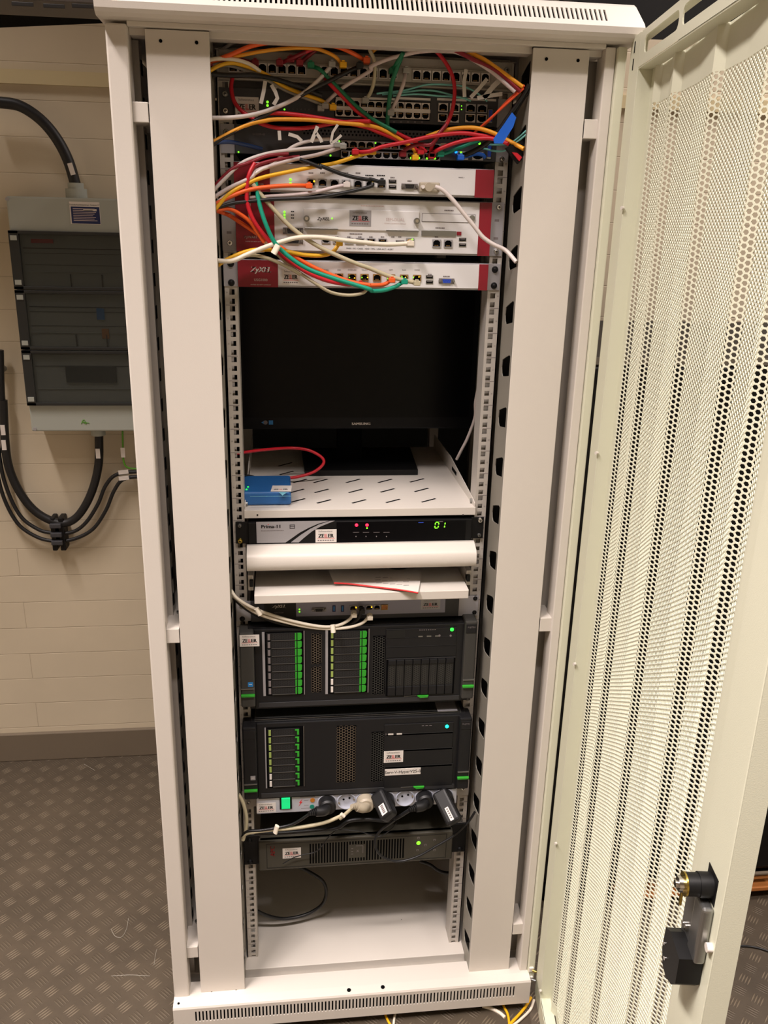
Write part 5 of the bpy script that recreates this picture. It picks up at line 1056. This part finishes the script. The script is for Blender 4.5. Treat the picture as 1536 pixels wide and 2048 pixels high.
cable('cream', 'small white cable tie on the cords below the power strip switch', ['L', (520, 500, -66), (490, 600, -66)], 3.6, cat='cable tie', name='cable_tie', flat=1.6)
cable('cream', 'small white cable tie on the beige grey power cord', ['L', (1410, 335, -70), (1455, 370, -70)], 4, cat='cable tie', name='cable_tie')
cable('black', 'black power cable looping down behind the battery backup unit', ['N', (400, 480, 120), (480, 520), (550, 570), (568, 640), (540, 710), (450, 765), (330, 790), (230, 775), (130, 730, 60)], 4, cat='power cable', name='power_cable')
cable('black', 'black power cable hanging behind the right end of the battery backup unit', ['N', (1120, 450, 120), (1180, 470), (1230, 505), (1290, 520), (1360, 500, 90)], 4, cat='power cable', name='power_cable')
cable('white', 'grey patch cable rising behind the patch panel to the cabinet top', ['A', (90, 320, 10), (250, 190, 20), (400, 110, 24), (600, 50, 26)], 3)

# ================================================================ WALL FITTINGS
db = thing('distribution_box', (-700, 900, 1039), 'grey wall mounted electrical distribution box with three smoked windows', 'distribution box')
MB().box(-842, -480, 862, YW, 1039, 1653, 'box_grey', 4).build('housing', db)
for i, (za, zb) in enumerate(((1423, 1570), (1266, 1421), (1114, 1264))):
    f = MB()
    for a, b, c, d in ((-843, -486, za, za+8), (-843, -486, zb-8, zb), (-843, -818, za, zb), (-498, -486, za, zb)): f.box(a, b, 850, 862, c, d, 'window_frame', 1)
    f.box(-838, -822, 847, 850, za+12, za+24, 'box_grey').box(-838, -822, 847, 850, zb-24, zb-12, 'box_grey')
    o = f.build('window_cover', db, 'dark frame with smoked pane')
    MB().box(-818, -498, 852, 854, za+6, zb-6, 'smoke_glass').build('pane', o, 'smoked pane')
    k = MB().box(-812, -504, 859, 862, za+44, za+46, 'box_grey').box(-812, -504, 860, 862, zb-44, zb-42, 'window_frame')
    if i == 2: k.box(-735, -600, 856, 862, za+62, zb-42, 'black', 2)
    else: k.box(-812, -504, 860.5, 862, za+62, za+63, 'window_frame').box(-812, -504, 860.5, 862, zb-56, zb-55, 'window_frame').box(-700, -697, 858, 862, za+8, za+40, 'window_frame').box(-620, -617, 858, 862, za+8, za+40, 'window_frame')
    if i == 0: k.box(-790, -735, 858, 862, zb-30, zb-20, 'red_line')
    if i == 1: k.box(-640, -620, 858, 862, za+80, za+110, 'intel').box(-630, -612, 858, 862, za+30, za+56, 'amber')
    k.build('breaker_row', o)
x0, x1, z0, z1 = R(138, 403, 202, 449, 861.5); m = MB().box(x0, x1, 861, 862, z0, z1, 'white_label').box(x0+3, x1-1, 860.6, 861, z0+1, z1-12, 'navy').box(x0+34, x1-8, 860.3, 860.6, z1-22, z1-17, 'paper')
m.text('Technik Rechenzentrum Telekom 27', (x0+x1)/2, z1-9, 860.8, 5, 'ink', 'c')
for k in range(8): m.box(x0+8, x1-8-(k*7 % 11), 860.3, 860.6, z0+8+k*4.1, z0+9.4+k*4.1, 'ink_pale')
m.build('info_label', db, 'navy blue information label with white text lines')
for px, py in ((14, 398), (70, 858)): x, z = X(px, py, 861); MB().cyl((x, 859, z), (x, 862, z), 4.5, 'silver', n=12).build('screw', db)
x, z = X(152, 378, 905); MB().cyl((x, 905, 1653), (x, 905, 1676), 27, 'box_grey', n=20).cyl((x, 905, 1676), (x, 905, 1690), 20, 'box_grey', n=20).build('cable_gland', db)
x, z = X(197, 872, 905); MB().cyl((x, 905, 1018), (x, 905, 1039), 20, 'box_grey', n=20).build('cable_gland', db)
m = MB(); x, z = X(168, 845, 861)
m.tube([(x-8, 861, z-4), (x, 861, z+8), (x+6, 861, z-4), (x-4, 861, z+2), (x+14, 861, z-2)], .8, 'c_earth').build('pen_mark', db, 'green pen scribble')
WY = 925
def wc(label, pts, r, col='rubber', name='power_cable', cat='power cable', y=WY, tags=()):
    P_ = [tuple(on(a, b, 1, y)) for a, b in pts]; o = MB().tube(P_, r, col, n=12).build(name, None, label, cat)
    for a, b, ang in tags: q = Vector(on(a, b, 1, y-r-1)); d = Vector((math.sin(math.radians(ang)), 0, math.cos(math.radians(ang)))); s_ = Vector((d.z, 0, -d.x)); MB().box(-9, 9, -6, 6, 0, 2, 'white_label', fr=lambda u, v, w_: tuple(q+d*u*1.6+s_*v+Vector((0, -w_, 0)))).build('cable_tag', o, 'white label')
    return o
wc('thick black cable arching into the top of the distribution box', [(-30, 204), (0, 205), (40, 212), (80, 238), (112, 275), (136, 320), (152, 372)], 14, y=905, tags=((143, 338, -14),))
wc('thick black cable curving through the clamp and up under the distribution box', [(6, 800), (10, 880), (18, 935), (40, 985), (70, 1022), (105, 1042), (135, 1045), (160, 1027), (183, 985), (197, 930), (198, 868)], 12, tags=((196, 907, 0),))
wc('thinner black cable, upper one running through the clamp to behind the cabinet', [(-6, 880), (8, 960), (38, 1028), (75, 1058), (108, 1066), (145, 1064), (172, 1045), (196, 1008), (212, 970), (236, 948), (290, 942)], 5.5, tags=((247, 944, 84),))
wc('thinner black cable, lower one running through the clamp to behind the cabinet', [(-14, 900), (4, 985), (34, 1045), (72, 1073), (108, 1082), (148, 1078), (186, 1058), (212, 1020), (228, 982), (248, 958), (290, 952)], 5.5, tags=((248, 956, 84),))
wc('green earth wire dropping from the distribution box behind the cabinet', [(245, 862), (246, 900), (248, 925), (258, 936), (290, 938)], 2.6, 'c_earth', 'earth_wire', 'earth wire', tags=((246, 905, 0),))
wc('black cable at the far left edge of the wall with white connectors', [(0, 700), (2, 780), (6, 830), (9, 905)], 10, tags=((6, 860, 0), (8, 890, 0)))
x0, x1, z0, z1 = R(101, 1033, 135, 1098, 930); m = MB().box(x0, x0+14, 915, YW, z0, z1, 'black', 3).box(x1-16, x1, 915, YW, z0, z1, 'black', 3)
for k in (.15, .42, .66): m.box(x0, x1-6, 905, 920, z1-(z1-z0)*(k+.14), z1-(z1-z0)*k, 'switch_grey', 3)
m.build('cable_clamp', None, 'black plastic cable clamp block screwed to the white wall', 'clamp')
x, z = X(5, 738, 950); MB().cyl((x, 938, z), (x, YW, z), 9, 'steel', n=14).build('pipe_clip', None, 'small round metal clip on the wall at the left edge', 'clip')
# overhead tray and cables
m = MB().box(-1500, -520, 560, 720, 2036, 2190, 'duct_metal', 2)
for i, px in enumerate((45, 108, 165)): x, z = X(px, 12 if i else 8, 559); m.box(x-22, x+22, 558.6, 560, z-4, z+4, 'chassis', 1)
m.build('cable_duct', None, 'dark metal overhead duct with faint labels above the distribution box', 'cable duct')
m = MB().box(560, 1500, 300, 480, 2090, 2170, 'duct_metal', 3); m.build('cable_duct', None, 'dark metal overhead duct behind the open door top', 'cable duct')
tr = [on(850+k*30, 14, 2, 2050) for k in range(8)]
for k in range(8):
    p0 = on(935+k*22, 30, 1, 500); p1 = on(1010+k*24, -20, 1, 300)
    MB().tube([tuple(p0), tuple((Vector(p0)+Vector(p1))/2+Vector((0, 0, 6))), tuple(p1)], 5+(k % 3), ('c_gray', 'rubber', 'c_beige')[k % 3] if k % 3 != 2 else 'duct_metal').build('overhead_cable', None, ['thick dim overhead cable, leftmost of the loose bundle above the cabinet roof', 'second dim overhead cable from the left above the cabinet roof', 'third overhead cable from the left above the cabinet roof', 'fourth overhead cable from the left above the cabinet roof', 'fourth overhead cable from the right above the cabinet roof', 'third overhead cable from the right above the cabinet roof', 'second overhead cable from the right above the cabinet roof', 'rightmost overhead cable of the loose bundle above the cabinet roof'][k], 'cable', 'cables above the cabinet roof')
# dark cabinet and timber behind the open door
dk = thing('dark_cabinet', (1000, 520, -ZF), 'large dark cabinet standing behind the open perforated door', 'cabinet')
MB().box(470, 1800, 170, 900, 6, 1355, 'black', 4).build('cabinet_body', dk)
MB().box(470, 1800, 168, 170, 1340, 1355, 'steel').build('top_edge', dk)
for k in range(2):
    o = MB().box(480+k*662, 1128+k*662, 160, 170, 20, 1335, 'black', 3).build('cabinet_door', dk)
    MB().box(1090+k*80, 1102+k*80, 148, 160, 700, 860, 'steel', 3).build('door_handle', o)
MB().box(470, 1800, 200, 880, -ZF, 6, 'gap').build('dark_gap_block', dk)  # black block standing in for the dark gap under the cabinet
MB().box(700, 1800, 150, 196, -50, -38, 'wood', 2).build('timber_board', None, 'orange brown timber board lying in front of the dark cabinet foot', 'board')
MB().box(700, 1800, 150, 159, 2, 8, 'skirt', 1).build('timber_strip', None, 'thin dull brown strip along the bottom of the dark cabinet', 'board')
# floor cables and litter
zf = -ZF+3
def fc(label, col, pts, r=2.8, name='patch_cable', cat='network cable', zz=zf, kind=None): return MB().tube([tuple(on(a, b, 2, zz)) for a, b in pts], r, 'c_'+col if 'c_'+col in MATS else col).build(name, None, label, cat)
fc('yellow cable coming out under the middle of the cabinet base', 'yellow', [(765, 2000), (771, 2030), (785, 2055), (810, 2075)])
fc('white cable coming out under the middle of the cabinet base', 'cream', [(800, 1995), (790, 2028), (787, 2060), (792, 2080)])
fc('yellow cable curving on the floor by the door hinge, outer one', 'yellow', [(1062, 1995), (1050, 2015), (1030, 2038), (1008, 2060), (990, 2070)], 3.4)
fc('white cable curving on the floor by the door hinge', 'cream', [(1068, 2000), (1060, 2020), (1040, 2040), (1020, 2056), (1000, 2075)], 3.2)
fc('yellow cable curving on the floor by the door hinge, inner one', 'yellow', [(1003, 2000), (1008, 2014), (1016, 2030), (1020, 2060)], 3)
fc('white tape scrap on a cable in front of the cabinet base', 'cream', [(965, 2012), (985, 2018), (1000, 2026), (1010, 2035)], 4, 'tape_scrap', 'tape scrap')
fc('black cable lying on the floor right of the door edge', 'rubber', [(1440, 1890), (1470, 1892), (1500, 1893), (1530, 1900), (1570, 1915)], 2.6)
for lb, pts in (('pale dry strand curled on the tread plate floor', [(222, 1858), (230, 1872), (243, 1874), (253, 1858), (257, 1836)]), ('pale straight strand near the cabinet foot', [(308, 1930), (312, 1905), (314, 1898)]), ('pale short strand near the wall on the floor', [(168, 1528), (180, 1535), (190, 1541)]), ('pale long strand lying level near the cabinet foot', [(222, 1952), (260, 1950), (300, 1952)])):
    fc(lb, 'c_gray', pts, .6, 'straw_strand', 'straw', -ZF+1)
print('objects', len(bpy.data.objects))
